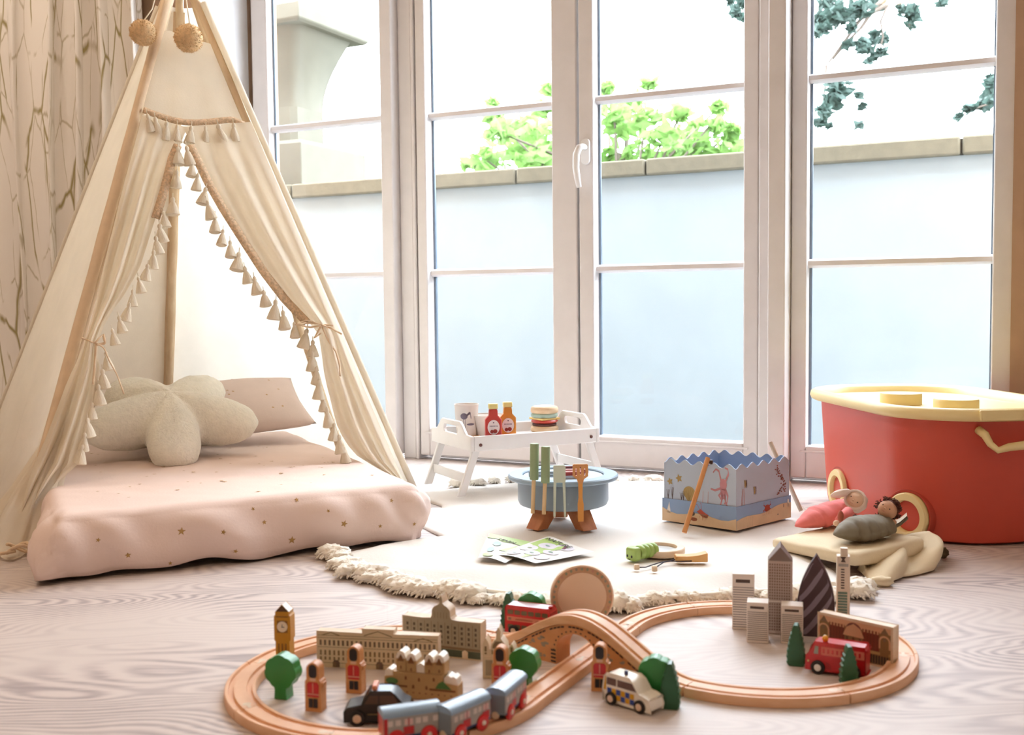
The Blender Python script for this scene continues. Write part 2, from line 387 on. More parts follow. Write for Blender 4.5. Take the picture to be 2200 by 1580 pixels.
pb([(1960, -60), (1880, 15), (1850, 60), (1820, 90), (1790, 128)], .02, [(1830, 60, 12), (1822, 95, 10), (1860, 100, 22), (1850, 92, 14), (1880, 75, 10), (1895, 85, 14)])
pb([(1910, 5), (1892, 45), (1897, 80), (1888, 115), (1870, 130)], .01, [(1893, 112, 12), (1878, 122, 8), (1865, 132, 6)])
pb([(1990, -300), (1960, -40), (1952, 20), (1955, 60)], .02, [(1952, 25, 22), (1960, 36, 14), (1957, 55, 8), (1935, 15, 8), (2028, 5, 9)])
pb([(1775, 140), (1772, 190), (1765, 250), (1758, 285)], .01, [(1800, 180, 26), (1810, 195, 18), (1790, 210, 22), (1772, 235, 18), (1762, 262, 14), (1795, 225, 14), (1778, 270, 6), (1845, 205, 8), (1852, 228, 8), (1845, 268, 8)])
pb([(2280, -200), (2250, 120), (2150, 215), (2075, 240)], .02, [(2130, 170, 12), (2125, 200, 20), (2110, 225, 18), (2085, 233, 12), (2140, 215, 16), (2060, 248, 7), (2130, 180, 14)])
pb([(1700, -300), (1660, -40), (1590, 0)], .02, [(1598, 8, 14), (1585, 32, 10), (1580, 20, 9), (1600, 40, 7), (1570, 2, 7)])
build('branches', br_, pt, smooth=180); build('foliage', mb, pt, smooth=0, recalc=False)

# ================================================================ light
w = bpy.data.worlds.new('overcast_sky'); scene.world = w; w.use_nodes = True
bg = w.node_tree.nodes['Background']; bg.inputs[0].default_value = (.84, .92, 1.0, 1); bg.inputs[1].default_value = 13.0
def downlight(s, n, power, size=.22, col=(1, .64, .36)):
    l = bpy.data.lights.new('downlight', 'AREA'); l.shape = 'DISK'; l.size = size; l.energy = power; l.color = col
    o = bpy.data.objects.new('downlight', l); COL.objects.link(o); o.matrix_world = MW @ Matrix.Translation((s, n, ZC-.02)); return o
for s_, n_, p_ in ((-2.0, 1.25, 27), (-.95, 2.05, 13), (.2, 1.5, 5), (1.6, 1.5, 4), (-1.5, 3.3, 7), (.2, 3.3, 7), (1.6, 3.3, 6), (-1.5, 5.0, 7), (.2, 5.0, 7), (1.6, 5.0, 7)):
    downlight(s_, n_, p_*.52, col=(1, .84, .66) if s_ < -1.8 else (1, .70, .44))
vs = scene.view_settings; vs.view_transform = 'Standard'; vs.look = 'None'; vs.gamma = 1; vs.use_curve_mapping = False; vs.exposure = 0.14

cy = scene.cycles
cy.max_bounces = 6; cy.diffuse_bounces = 3; cy.glossy_bounces = 2; cy.transmission_bounces = 4; cy.transparent_max_bounces = 8; cy.caustics_reflective = False; cy.caustics_refractive = False
cy.use_adaptive_sampling = True; cy.adaptive_threshold = .1; cy.adaptive_min_samples = 16
# ================================================================ the curtain
def curtain_mat():
    m = bpy.data.materials.new('branch_print_curtain'); m.use_nodes = True; nt = m.node_tree; N, L = nt.nodes, nt.links
    b = N['Principled BSDF']; uv = N.new('ShaderNodeUVMap'); uv.uv_map = 'UVMap'
    def vor(sx, sy, w0, w1, off):
        mp = N.new('ShaderNodeMapping'); mp.inputs['Scale'].default_value = (sx, sy, 1); mp.inputs['Location'].default_value = (off, off*.7, 0); L.new(uv.outputs[0], mp.inputs[0])
        nzn = N.new('ShaderNodeTexNoise'); nzn.inputs['Scale'].default_value = 1.3; nzn.inputs['Detail'].default_value = 3; L.new(mp.outputs[0], nzn.inputs['Vector'])
        ad = N.new('ShaderNodeMixRGB'); ad.blend_type = 'LINEAR_LIGHT'; ad.inputs[0].default_value = .14; L.new(mp.outputs[0], ad.inputs[1]); L.new(nzn.outputs['Color'], ad.inputs[2])
        v = N.new('ShaderNodeTexVoronoi'); v.feature = 'DISTANCE_TO_EDGE'; v.inputs['Scale'].default_value = 1; L.new(ad.outputs[0], v.inputs['Vector'])
        r = N.new('ShaderNodeMapRange'); r.inputs[1].default_value = w0; r.inputs[2].default_value = w1; r.inputs[3].default_value = 1; r.inputs[4].default_value = 0; L.new(v.outputs['Distance'], r.inputs[0])
        # gaps so the lines read as separate twigs
        g = N.new('ShaderNodeTexNoise'); g.inputs['Scale'].default_value = 1.1; L.new(mp.outputs[0], g.inputs['Vector'])
        q = N.new('ShaderNodeMapRange'); q.inputs[1].default_value = .42; q.inputs[2].default_value = .5; L.new(g.outputs['Fac'], q.inputs[0])
        mu = N.new('ShaderNodeMath'); mu.operation = 'MULTIPLY'; L.new(r.outputs[0], mu.inputs[0]); L.new(q.outputs[0], mu.inputs[1]); return mu.outputs[0]
    a = vor(13, 2.0, .006, .030, 0); c = vor(19, 3.0, .004, .022, 5.3)
    mx = N.new('ShaderNodeMath'); mx.operation = 'MAXIMUM'; L.new(a, mx.inputs[0])
    h = N.new('ShaderNodeMath'); h.operation = 'MULTIPLY'; h.inputs[1].default_value = .6; L.new(c, h.inputs[0]); L.new(h.outputs[0], mx.inputs[1])
    base = N.new('ShaderNodeMixRGB'); base.inputs[1].default_value = (*lin('#FAF4EC'), 1); base.inputs[2].default_value = (*lin('#A89A6C'), 1); L.new(mx.outputs[0], base.inputs[0])
    # soft grey-brown washes in the print
    wm = N.new('ShaderNodeMapping'); wm.inputs['Scale'].default_value = (16, 1.2, 1); L.new(uv.outputs[0], wm.inputs[0])
    wn = N.new('ShaderNodeTexNoise'); wn.inputs['Scale'].default_value = 1; L.new(wm.outputs[0], wn.inputs['Vector'])
    wr = N.new('ShaderNodeMapRange'); wr.inputs[1].default_value = .5; wr.inputs[2].default_value = .75; wr.inputs[4].default_value = .16; L.new(wn.outputs['Fac'], wr.inputs[0])
    o = N.new('ShaderNodeMixRGB'); o.inputs[2].default_value = (*lin('#C4B3AC'), 1); L.new(wr.outputs[0], o.inputs[0]); L.new(base.outputs[0], o.inputs[1])
    L.new(o.outputs[0], b.inputs['Base Color']); b.inputs['Roughness'].default_value = .8
    return m
CURT = curtain_mat()
rows = []; uvs = []; nx, nzr = 360, 26
S0, S1 = -3.35, -1.465
prof = []; u = 0; last = None
ph = 0
for i in range(nx+1):
    t = i/nx; s = lerp(S0, S1, t); k = max(0, min(1, (t-.70)/.16)); k = k*k*(3-2*k)
    wl = lerp(.27+.05*math.sin(t*15), .112, k); ph += 2*PI*((S1-S0)/nx)/wl; amp = lerp(.045, .074, k)
    c1 = math.sin(ph); p = (s+lerp(.02, .016, k)*math.sin(2*ph), .385+amp*(c1*.75+.25*c1**3)+.014*math.sin(2.3*ph+1)*(1-k*.7))
    if last: u += math.hypot(p[0]-last[0], p[1]-last[1])
    prof.append((p, u)); last = p
for k in range(nzr+1):
    z = .012+2.45*k/nzr; rows.append([(p[0]+.006*math.sin(z*3+p[0]*9), lerp(p[1], .40+(p[1]-.40)*.8, k/nzr)+.01*math.sin(z*2.2+p[0]*7), z) for p, _ in prof]); uvs.append([(q, z) for _, q in prof])
cu = build('curtain', MB().grid(rows, CURT, M=MW, uvs=uvs), smooth=180, recalc=False, thick=.003)
tag(cu, 'cream curtain with olive branch print, hanging in folds at the left', 'curtain')

# ================================================================ the play tent
CANV = M_('cream_tent_canvas', '#F9F1E2', .85, var=.02, vs=14, bump=.12, bs=240, trans=.42)
FLAPM = M_('cream_flap_cotton', '#FAF0DE', .85, var=.02, vs=14, bump=.12, bs=240, trans=.45)
SLEEVE = M_('tan_pole_sleeve', '#E6CBA9', .85, var=.04, vs=30, bump=.15, bs=200)
BRAID = M_('woven_braid_trim', '#DDBF9C', .85, var=.18, vs=160, bump=.6, bs=260)
TASM = M_('cream_cotton_tassel', '#F7ECD6', .9, var=.06, vs=60, bump=.5, bs=300, stretch=(1, 1, .15), trans=.15)
POMM = M_('camel_yarn', '#E4C294', .95, var=.10, vs=120, bump=.5, bs=220)
POLEM = M_('pale_tent_pole', '#E6CFAE', .5, col2='#DCC19C', vs=8, stretch=(6, 6, 1))
FL_, FR_, BL_, BK_, BR_ = [Vector(p) for p in ((-1.03, 2.2, 0), (-.225, 2.62, 0), (-1.5, 2.92, 0), (-1.11, 3.40, 0), (-.50, 3.30, 0))]
AP = at(388, -106, 2.88)
TB = Vector((-.86, 2.85, 0))
tent = thing('play_tent', 'cream canvas play tent with tasselled flaps tied open over the mattress', 'tent', TB)
tent.matrix_world = Matrix.Translation(TB)
IT = Matrix.Translation(-TB)
FNV = (FR_-FL_).cross(AP-FL_).normalized()
if FNV.y > 0: FNV = -FNV
def onf(px, py, off=0.0): return onp(px, py, FL_+FNV*off, FNV)
for A in (FL_, FR_, BL_, BK_, BR_):
    d = (AP-A).normalized(); tw = d.cross(Vector((0, 0, 1))).normalized()
    cc = (FL_+FR_+BL_+BK_+BR_)/5-A; off = Vector((-.040, .014, 0)) if A is FR_ else Vector((cc.x, cc.y, 0)).normalized()*.024; build('pole', MB().tube([A+d*.012+off, A+d*((AP-A).length*.5)+off*.7, AP+d*.2+off*.3], .0105, POLEM, 10, M=IT), tent, smooth=60)
def panel(name, A, B, top=.905, bulge=.015, seed=0, hem=.012, m=CANV, out=1):
    rows = []; nv, nu = 26, 22
    nn = (B-A).cross(AP-A).normalized(); c = (FL_+FR_+BL_+BK_+BR_)/5
    if nn.dot((A+B)/2-c) < 0: nn = -nn
    for i in range(nv+1):
        v = top*i/nv; r = []
        for j in range(nu+1):
            u = j/nu; p = A.lerp(B, u).lerp(AP, v); e = math.sin(PI*u)
            p = p+nn*(-bulge*e*math.sin(PI*min(v/top, 1))+.018*(1-v)**6*math.sin(u*21+seed)*e+.006*nz((u*6, v*3, seed))*e)
            p.z = max(p.z, .004+hem*0); p = p+Vector((0, 0, .004))*(1-v)
            r.append(p)
        rows.append(r)
    return build(name, MB().grid(rows, m, M=IT), tent, smooth=180, recalc=False)
panel('side_panel', BL_, FL_, seed=1, bulge=-.01); panel('back_panel', BL_, BK_, seed=2); panel('back_panel', BK_, BR_, seed=3, bulge=.0); panel('side_panel', BR_, FR_, seed=4, bulge=-.006)
def sleeve(A, t0, t1, r, m, inn=.0, name='pole_sleeve'):
    P = [A.lerp(AP, lerp(t0, t1, i/14)) for i in range(15)]
    return build(name, MB().tube(P, [r*(1+.12*nz((i*.9, r*99, A.x))) for i in range(15)], m, 10, M=IT), tent, smooth=180)
sleeve(FL_, .03, .90, .013, SLEEVE); sleeve(FR_, .03, .90, .0085, CANV); sleeve(BL_, .02, .9, .0085, CANV); sleeve(BK_, .02, .9, .017, SLEEVE)
# upper front panel between the sleeves, hanging to the scalloped tassel trim
TR = [(308, 236), (325, 243), (345, 250), (370, 258), (397, 263), (425, 264), (452, 262), (478, 259), (500, 257), (524, 268)]
top = [(337, 70), (352, 66), (366, 66), (378, 72), (392, 80), (404, 84), (416, 86), (426, 88), (438, 90), (452, 94)]
rows = [[onf(lerp(t[0], b[0], i/8), lerp(t[1], b[1], i/8), .004+.004*math.sin(j*2.1)*i/8) for j, (t, b) in enumerate(zip(top, TR))] for i in range(9)]
build('top_panel', MB().grid(rows, CANV, M=IT), tent, smooth=180, recalc=False)
def ribbon(P, w, m, nrm, name, par, thick=.002, wob=0):
    mb = MB(); rows = []
    for i, p in enumerate(P):
        a = P[max(i-1, 0)]; b = P[min(i+1, len(P)-1)]; t = (b-a).normalized(); x = t.cross(nrm).normalized()
        q = wob*math.sin(i*2.4)
        rows.append([p-x*w/2+nrm*(.000+q), p+nrm*(thick+q), p+x*w/2+nrm*q])
    mb.grid(rows, m, M=IT); return build(name, mb, par, smooth=180, recalc=False, thick=.0015)
def dense(pts, n): P = [Vector((x, y, 0)) for x, y in pts]; return [interp(P, i/n) for i in range(n+1)]
ribbon([onf(p.x, p.y, .012) for p in dense(TR, 30)], .017, BRAID, FNV, 'braid_trim', tent, .003)
# the two tied-back flaps
def flap(name, rowsdef, folds, amp, sgn, lift=.006, n=26, m=26):
    D = [Vector(r[:3]) for r in rowsdef]; E = [Vector((r[3], r[4], 0)) for r in rowsdef]; rows = []
    for i in range(n+1):
        a = interp(D, i/n); e = interp(E, i/n); row = []       # a = (outer x, inner x, y outer); e = (inner y, gather)
        for j in range(m+1):
            u = j/m; px = lerp(a.x, a.y, u); py = lerp(a.z, e.x, u); g = e.y
            f = amp*(1-g*.55)*math.sin(u*folds*2*PI+.6*math.sin(i*.25))*math.sin(PI*min(1, u*1.04+.03))**.5*min(1, i/5)
            row.append(onf(px, py, lift+.012+f+.03*g*math.sin(PI*u)))
        rows.append(row)
    return build(name, MB().grid(rows, FLAPM, M=IT), tent, smooth=180, recalc=False)
# outer x, inner x, outer y, inner y, gather
LF = [(306, 402, 246, 274, 0), (292, 372, 300, 350, 0), (262, 352, 410, 412, .1), (243, 333, 490, 472, .25), (224, 303, 565, 569, .4), (208, 273, 640, 626, .6), (193, 232, 700, 680, .9), (181, 208, 732, 736, 1.0),
      (166, 214, 775, 785, .8), (146, 213, 815, 838, .4), (122, 200, 880, 888, .15), (97, 186, 945, 945, 0), (72, 176, 1000, 990, 0), (56, 132, 1050, 1030, 0), (42, 100, 1098, 1075, 0), (28, 90, 1150, 1118, 0)]
flap('tied_flap', LF, 2.6, .022, 1)
RF = [(516, 392, 262, 272, 0), (530, 416, 300, 318, 0), (575, 440, 392, 372, 0), (614, 478, 480, 442, .1), (640, 520, 540, 512, .2), (664, 566, 598, 580, .4), (690, 612, 650, 640, .7), (714, 664, 700, 694, 1.0), (722, 684, 722, 716, 1.0),
      (735, 690, 752, 752, .8), (758, 697, 800, 808, .4), (783, 709, 856, 856, .1), (806, 722, 906, 910, 0), (834, 741, 962, 950, 0), (856, 772, 1008, 985, 0), (876, 850, 1040, 1028, 0)]
RF = [(455+.4235*(r[2]-60)-1, *r[1:]) for r in RF]
flap('tied_flap', RF, 2.3, .02, -1)
def edge(pts, n=40, off=.03): return [onf(p.x, p.y, off) for p in dense(pts, n)]
ribbon(edge([(408, 312), (428, 352), (447, 392), (480, 450), (522, 516), (566, 584), (612, 644), (660, 694)]), .022, BRAID, FNV, 'braid_trim', tent, .003)
ribbon(edge([(382, 312), (370, 340), (362, 372), (352, 412), (334, 470)], 16), .02, BRAID, FNV, 'braid_trim', tent, .003)
# ties: a band round each gathered flap, a bow and hanging ends
def tie(pts, r=.003, name='tie'): return build(name, MB().tube([onf(p.x, p.y, .052+.004*math.sin(i)) for i, p in enumerate(dense(pts, 14))], r, SLEEVE, 6, M=IT, flat=.6), tent, smooth=180)
tie([(176, 726), (192, 733), (212, 741)]); tie([(208, 738), (224, 748), (236, 778), (252, 806), (266, 846)], .0025); tie([(206, 740), (204, 780), (200, 826)], .0025); tie([(203, 738), (222, 718), (226, 738), (208, 741)], .003)
tie([(634, 698), (664, 694), (690, 697), (716, 700)], .004); tie([(690, 698), (712, 706), (734, 718)], .004); tie([(692, 700), (704, 730), (722, 756), (730, 784), (731, 808)], .003); tie([(690, 700), (676, 726), (690, 716)], .003); tie([(690, 698), (660, 688), (638, 696), (664, 704), (690, 700)], .003)
# tassels
tp = MB(); tp.lathe([(.0012, .026), (.0045, .023), (.0055, .018), (.004, .014), (.007, .010), (.0125, -.004), (.0165, -.0175), (.013, -.0195), (0, -.017)], 14, TASM, wob=lambda a, z: 1+.09*math.sin(a*7)*(1 if z < .01 else 0))
tp.tube([(0, 0, .024), (0, 0, .036)], .0012, TASM, 5)
proto = None
TL = [(322, 268), (338, 276), (356, 285), (380, 290), (409, 293), (441, 291), (474, 291), (503, 287)]
TRt = [(405, 338), (412, 366), (423, 394), (438, 424), (450, 454), (462, 484), (477, 513), (495, 538), (511, 565), (530, 594), (550, 617), (569, 644), (590, 669), (610, 691), (633, 712), (655, 731), (672, 752), (671, 780), (680, 810), (685, 840), (695, 870), (705, 900), (717, 931), (731, 958), (741, 980)]
TLf = [(383, 338), (379, 388), (371, 446), (354, 474), (346, 504), (338, 530), (329, 561), (314, 588), (301, 615), (285, 643), (273, 673), (260, 700), (245, 727), (231, 779), (222, 817), (213, 852), (198, 886), (190, 922), (180, 952), (174, 980)]
rt = random.Random(5)
for k, (px, py) in enumerate(TL+TRt+TLf):
    p = onf(px, py, .014 if k < len(TL) else .03)-TB
    if proto is None: proto = build('tassel', tp, tent, smooth=60); o = proto
    else: o = dup(proto, parent=tent)
    o.location = p; sc = rt.uniform(.88, 1.12)*(1 if k < 33 else .95); o.scale = (sc*rt.uniform(.85, 1.1), sc*.85, sc); o.rotation_euler = (rt.uniform(-.2, .2), rt.uniform(-.22, .22), rt.uniform(0, 6))
# pompoms on cords from the pole crossing
for (px, py, r, cx, cy) in ((307, 70, .0335, 340, -30), (405, 82, .037, 396, -30)):
    c = onf(px, py, .05)-TB; mb = MB(); R0 = random.Random(px)
    mb.ball(c, r*.93, POMM, 28, 20, fn=lambda d: 1+.05*nz(d*9, 1, px)+.04*nz(d*23, 1, px))
    for _ in range(900):
        d = Vector((R0.gauss(0, 1), R0.gauss(0, 1), R0.gauss(0, 1))).normalized(); q = d.orthogonal().normalized(); q = Matrix.Rotation(R0.uniform(0, 6), 3, d) @ q
        b = c+d*r*.86; e = c+d*r*R0.uniform(.98, 1.07)+q*.002; mb.add([b-q*.0016, b+q*.0016, e], [(0, 1, 2)], POMM)
    o = build('pompom', mb, tent, smooth=180, recalc=False)
    build('cord', MB().tube([c+Vector((.004, 0, r*.9)), c.lerp(onf(cx, cy, .03)-TB, .5)+Vector((.004, 0, 0)), onf(cx, cy, .03)-TB], .0016, TASM, 6), o, smooth=180)
# the slack hem gathered on the floor round the front left foot, with its knotted cord
rows = []
for i in range(15):
    t = i/14; r = []
    for j in range(41):
        a = lerp(2.3, 6.35, j/40); k = math.sin(a*9+t*2)*.014*(1-t*.3)+.012*nz((a*4, t*3, 3))
        rad = lerp(.096, .018, t**.6)+k*(1-t); z = .006+.27*t**1.2+.012*math.sin(a*7+t*5)*(1-t)
        r.append(Vector((FL_.x-.012+.034*t+.035*t*t, FL_.y+.125*t+.05*t*t, 0))+Vector((rad*math.cos(a)*1.1, rad*math.sin(a), max(z, .004))))
    rows.append(r)
build('gathered_hem', MB().grid(rows, FLAPM, M=IT), tent, smooth=180, recalc=False)
mb = MB(); k0 = fl(40, 1192, .012)
mb.tube([k0+Vector((.022*math.cos(a), .014*math.sin(a), .012+.009*math.sin(a*1.5))) for a in [i*.5 for i in range(20)]], .0035, SLEEVE, 7, M=IT)
mb.tube([k0+Vector(p) for p in ((.0, -.012, .01), (-.03, -.02, .006), (-.07, -.022, .005), (-.12, -.02, .005))], .0035, SLEEVE, 7, M=IT)
build('hem_cord', mb, tent, smooth=180)

# ================================================================ the floor mattress and its pillows
SHEET = M_('blush_cotton_sheet', '#F0D8CC', .85, var=.015, vs=6, bump=.1, bs=200)
GOLD = M_('gold_star_print', '#B98F55', .6, var=.1)
MO = Vector((-.845, 1.925, 0)); MA = math.radians(25.6)
MML = Matrix.Translation(MO) @ Matrix.Rotation(MA, 4, 'Z'); MWi, MLe, MHt = .735, 1.16, .122
mt = thing('floor_mattress', 'low floor mattress in a blush sheet printed with small gold stars', 'mattress', MO, MA)
def rbox(W, L_, Hh, r, nx, ny, nz_):
    """rounded box as one grid shell: list of (point, normal) on each face"""
    F = []
    def add(f, n1, n2): F.append([[f(i/n1, j/n2) for j in range(n2+1)] for i in range(n1+1)])
    add(lambda u, v: (u*W, 0, v*Hh), nx, nz_); add(lambda u, v: (W, u*L_, v*Hh), ny, nz_); add(lambda u, v: ((1-u)*W, L_, v*Hh), nx, nz_); add(lambda u, v: (0, (1-u)*L_, v*Hh), ny, nz_); add(lambda u, v: (u*W, v*L_, Hh), nx, ny)
    return F
mb = MB(); rr = .034
for fi, face in enumerate(rbox(MWi, MLe, MHt, rr, 90, 90, 22)):
    rows = []
    for line in face:
        row = []
        for x, y, z in line:
            c = Vector((min(max(x, rr), MWi-rr), min(max(y, rr), MLe-rr), min(max(z, 0), MHt-rr))); d = Vector((x, y, z))-c
            nn = d.normalized() if d.length > 1e-6 else Vector((0, 0, 1)); p = c+nn*rr if d.length > 1e-6 else Vector((x, y, z))
            h = z/MHt; side = 1-abs(nn.z)
            wv = .010*side*math.sin(x*38+z*55*(.6+.4*nz((x*3, y*3, 0)))+4*nz((x*5, y*5, 2)))*(.35+.65*max(0, nz((x*4+y*4, z*6, 9))+.4))*(1-h*.35)
            big = .010*nz((x*5, y*5, z*7), 1, 4)*side-.009*side*abs(nz((x*9+z*6, y*9, z*8-x*5), 1, 6))-.002*abs(nz((x*14, y*14, z*9), 1, 3)) + .004*nz((x*7, y*7, z*3), 1, 8)
            bul = .014*side*math.sin(PI*min(1, h*1.05))+.004*math.sin(x/MWi*PI)*math.sin(y/MLe*PI)*abs(nn.z)
            corner = math.exp(-((x/.12)**2+(y/.14)**2)); cr = math.exp(-(((x-MWi)/.1)**2+(y/.16)**2))
            p = p+nn*(wv+big+bul)+Vector((-.03*corner*(1-h), -.012*corner*(1-h), 0))+nn*.006*side*(corner+cr)*math.sin(z*60+(x-y)*75)
            if z < .02: p.z = max(.003, .010+.010*nz((x*9+3, y*9, 1)))
            row.append(p)
        rows.append(row)
    mb.grid(rows, SHEET)
bv = BVHTree.FromPolygons([Vector(v) for v in mb.v], [f for f, _ in mb.f])
IML = MML.inverted()
def starstamp(px, py, size, rot, front=True):
    if front:
        o = onp(px, py, MO, Vector((math.sin(MA), -math.cos(MA), 0))); o = IML @ o; base = Vector((o.x, -.2, o.z)); ux, uz, dr = Vector((1, 0, 0)), Vector((0, 0, 1)), Vector((0, 1, 0))
    else: base = Vector((px, py, .5)); ux, uz, dr = Vector((1, 0, 0)), Vector((0, 1, 0)), Vector((0, 0, -1))
    P = [Vector((0, 0, 0))]+[ux*a+uz*b for a, b in star(0, 0, size, size*.42, 5, PI/2+rot)]; out = []
    for q in P:
        h = bv.ray_cast(base+q, dr)[0]
        if h is None: return
        out.append(h-dr*.0012)
    mb.add(out, [(0, 1+i, 1+(i+1) % 10) for i in range(10)], GOLD)
for px, py, s in ((388, 1140, .0085), (210, 1159, .005), (273, 1190, .006), (475, 1139, .0055), (567, 1122, .005), (626, 1160, .0085), (733, 1122, .008), (811, 1128, .0045), (841, 1076, .005), (889, 1126, .005), (502, 1181, .005), (711, 1183, .005), (364, 1208, .0045), (436, 1214, .0045), (588, 1209, .0045), (520, 1206, .004), (640, 1076, .005), (700, 1095, .004), (286, 1098, .006), (834, 1170, .004), (545, 1095, .004), (330, 1225, .004)):
    starstamp(px, py, s, random.uniform(-.4, .4))
for _ in range(60): starstamp(random.uniform(.06, .68), random.uniform(.05, 1.0), random.choice((.004, .005, .007)), random.uniform(0, 1), False)
build('sheet', mb, mt, smooth=180, merge=.0004)
def cushion(name, W, Hh, T, m, M, label, cat, pinch=.02, n=34, stars=0):
    rows = []
    for s in (1, -1):
        R = []
        for i in range(n+1):
            r = []
            for j in range(n+1):
                u = 2*i/n-1; v = 2*j/n-1; k = max(0, (1-abs(u)**2.6)*(1-abs(v)**2.6))**.42
                x = W/2*u*(1-pinch*3*(1-u*u)*0-pinch*1.6*(1-v*v)*0+pinch*(abs(v)**3)*.4-pinch*(1-abs(v))*.5); y = Hh/2*v*(1-pinch*(1-abs(u))*.8)
                r.append((x, y, s*T/2*k+.006*nz((u*2.2, v*2.2, W*9), 1)*k))
            R.append(r)
        rows.append(R)
    mb = MB(); mb.grid(rows[0], m); mb.grid(rows[1], m)
    for _ in range(stars):
        i, j = random.randint(4, n-4), random.randint(4, n-4); c = Vector(rows[0][i][j]); a = Vector(rows[0][i+1][j])-c; b = Vector(rows[0][i][j+1])-c
        mb.decal(star(0, 0, .005, .0021), c+a.cross(b).normalized()*.002, a.normalized(), b.normalized(), GOLD, 0)
    o = build(name, mb, None, smooth=180, merge=.0004); o.matrix_world = M; return tag(o, label, cat)
e1 = Vector((.895, .446, .045)).normalized(); e2 = Vector((-.40, .82, .42)); e2 = (e2-e1*e2.dot(e1)).normalized(); e3 = e1.cross(e2)
pc = Vector((-.825, 2.90, .198))
cushion('pillow', .50, .27, .075, M_('mushroom_cotton', '#DCC6BA', .85, var=.02, bump=.1, bs=200), Matrix(((e1.x, e2.x, e3.x, pc.x), (e1.y, e2.y, e3.y, pc.y), (e1.z, e2.z, e3.z, pc.z), (0, 0, 0, 1))) @ Matrix.Translation((.02, .05, 0)),
        'mushroom pink star-printed pillow propped behind the fluffy star cushion', 'pillow', .05, 34, 24)
# fluffy star cushion
FLUFF = M_('cream_fleece', '#FBF5E6', .95, var=.03, vs=70, bump=.7, bs=170, sheen=.3)
mb = MB(); R = .228
def srad(a): return R*(.775+.225*math.cos(5*(a+PI/2))*1.0-.03*math.cos(10*(a+PI/2)))
rows = []
for s in (1, -1):
    for k in range(1, 19) if s > 0 else range(17, 0, -1):
        rows.append((k/18, s))
ring = [(0.02, 1)]+rows+[(.02, -1)]
vs = []
sc = Vector((-.868, 2.70, .225)); f1 = Vector((.93, .365, 0)).normalized(); f2 = Vector((-.345, .86, .36)); f2 = (f2-f1*f2.dot(f1)).normalized(); f3 = f1.cross(f2)
for k, s in ring:
    loop = []
    for i in range(120):
        a = 2*PI*i/120; rad = srad(a); q = k*rad; core = math.sqrt(max(0, 1-k**2.3)); th = .062*(core**.9)*lerp(1.0, .58+.42*(rad/R)**.5, k)*(1+.15*(1-k))
        x, y = q*math.cos(a), q*math.sin(a); droop = -.10*max(0, (-y-.05))**1.0*.9 + .0
        p = sc+f1*x+f2*y+f3*(s*th+.003*nz((x*30, y*30, s), 1)+.0025*nz((x*90, y*90, s), 1)); p.z += droop
        loop.append(p)
    vs.append(loop)
mb.loft(vs, FLUFF)
sp = build('star_cushion', mb, None, smooth=180); tag(sp, 'fluffy cream star-shaped cushion lying against the pillow', 'cushion')
# ================================================================ the play mat
MZ = .0185
MATM = M_('cream_quilted_cotton', '#EAE3DB', .9, var=.012, vs=5, bump=.15, bs=160)
TUFTM = M_('cream_yarn_tuft', '#FBF3E6', .95, var=.05, vs=50, bump=.4, bs=240)
MC = Vector((.20, 2.36, 0)); mn = Vector((math.cos(MA), math.sin(MA), 0))
mdir = Vector((-math.sin(MA), math.cos(MA), 0)); mcorner = MML @ Vector((MWi, 0, 0))
def matR(a):
    d = Vector((math.cos(a), math.sin(a), 0)); r = .615+.012*math.sin(3*a+1)+.006*math.sin(7*a)+.072*math.exp(-((math.degrees(a)-304)/13)**2)
    while r > .2:
        q = MC+d*r; l = IML @ q
        if (l.x > MWi+.035 or l.y < -.025) and (q-Vector((-.225, 2.62, 0))).length > .05 and q.x < (.585 if q.y < 2.13 else .70) and (q.y < 2.56 or (q-Vector((-.225, 2.62, 0))).dot(Vector((.93, .37, 0))) > .03): break
        r -= .006
    return r
NA = 220; RA = [matR(2*PI*i/NA) for i in range(NA)]
for _ in range(2): RA = [(RA[i-1]+2*RA[i]+RA[(i+1) % NA])/4 if RA[i] >= min(RA[i-1], RA[(i+1) % NA]) else RA[i] for i in range(NA)]
mb = MB(); loops = []
for k in [0.02]+[i/30 for i in range(1, 31)]:
    lp = []
    for i in range(NA):
        a = 2*PI*i/NA; p = MC+Vector((math.cos(a), math.sin(a), 0))*RA[i]*k
        q = .0042*nz((p.x*7, p.y*7, 0))+.0022*abs(math.sin(p.x*16+p.y*9))*abs(math.sin(p.y*15-p.x*6))
        if k > .72: q += .011*max(-.3, nz((p.x*9, p.y*9, 4)))*math.sin(PI*min(1, (k-.72)/.28))+.003*nz((p.x*22, p.y*22, 4))
        p.z = max(.003, min(.0175 if k < .78 or p.y > 1.93 or p.x > .45 else .026, .0135*(1-.72*max(0, (k-.86)/.14)**1.5)+q)); lp.append(p)
    loops.append(lp)
loops.append([Vector((p.x, p.y, .001)) for p in loops[-1]])
mb.loft(loops, MATM, cap=False); mb.f.append((tuple(range(NA)), MATM))
pm = build('play_mat', mb, None, smooth=180); tag(pm, 'round cream quilted play mat with a tufted fringe, spread before the windows', 'mat')
def matpt(a, off=0, z=.01):
    i = int(round(a/(2*PI)*NA)) % NA; return MC+Vector((math.cos(a), math.sin(a), 0))*(RA[i]+off)+Vector((0, 0, z))
A0, A1 = math.radians(205), math.radians(307)
build('braid_trim', MB().tube([matpt(lerp(A0, A1, i/90), -.006, .0135) for i in range(91)], .006, TUFTM, 6, flat=.6), pm, smooth=180)
tproto = []
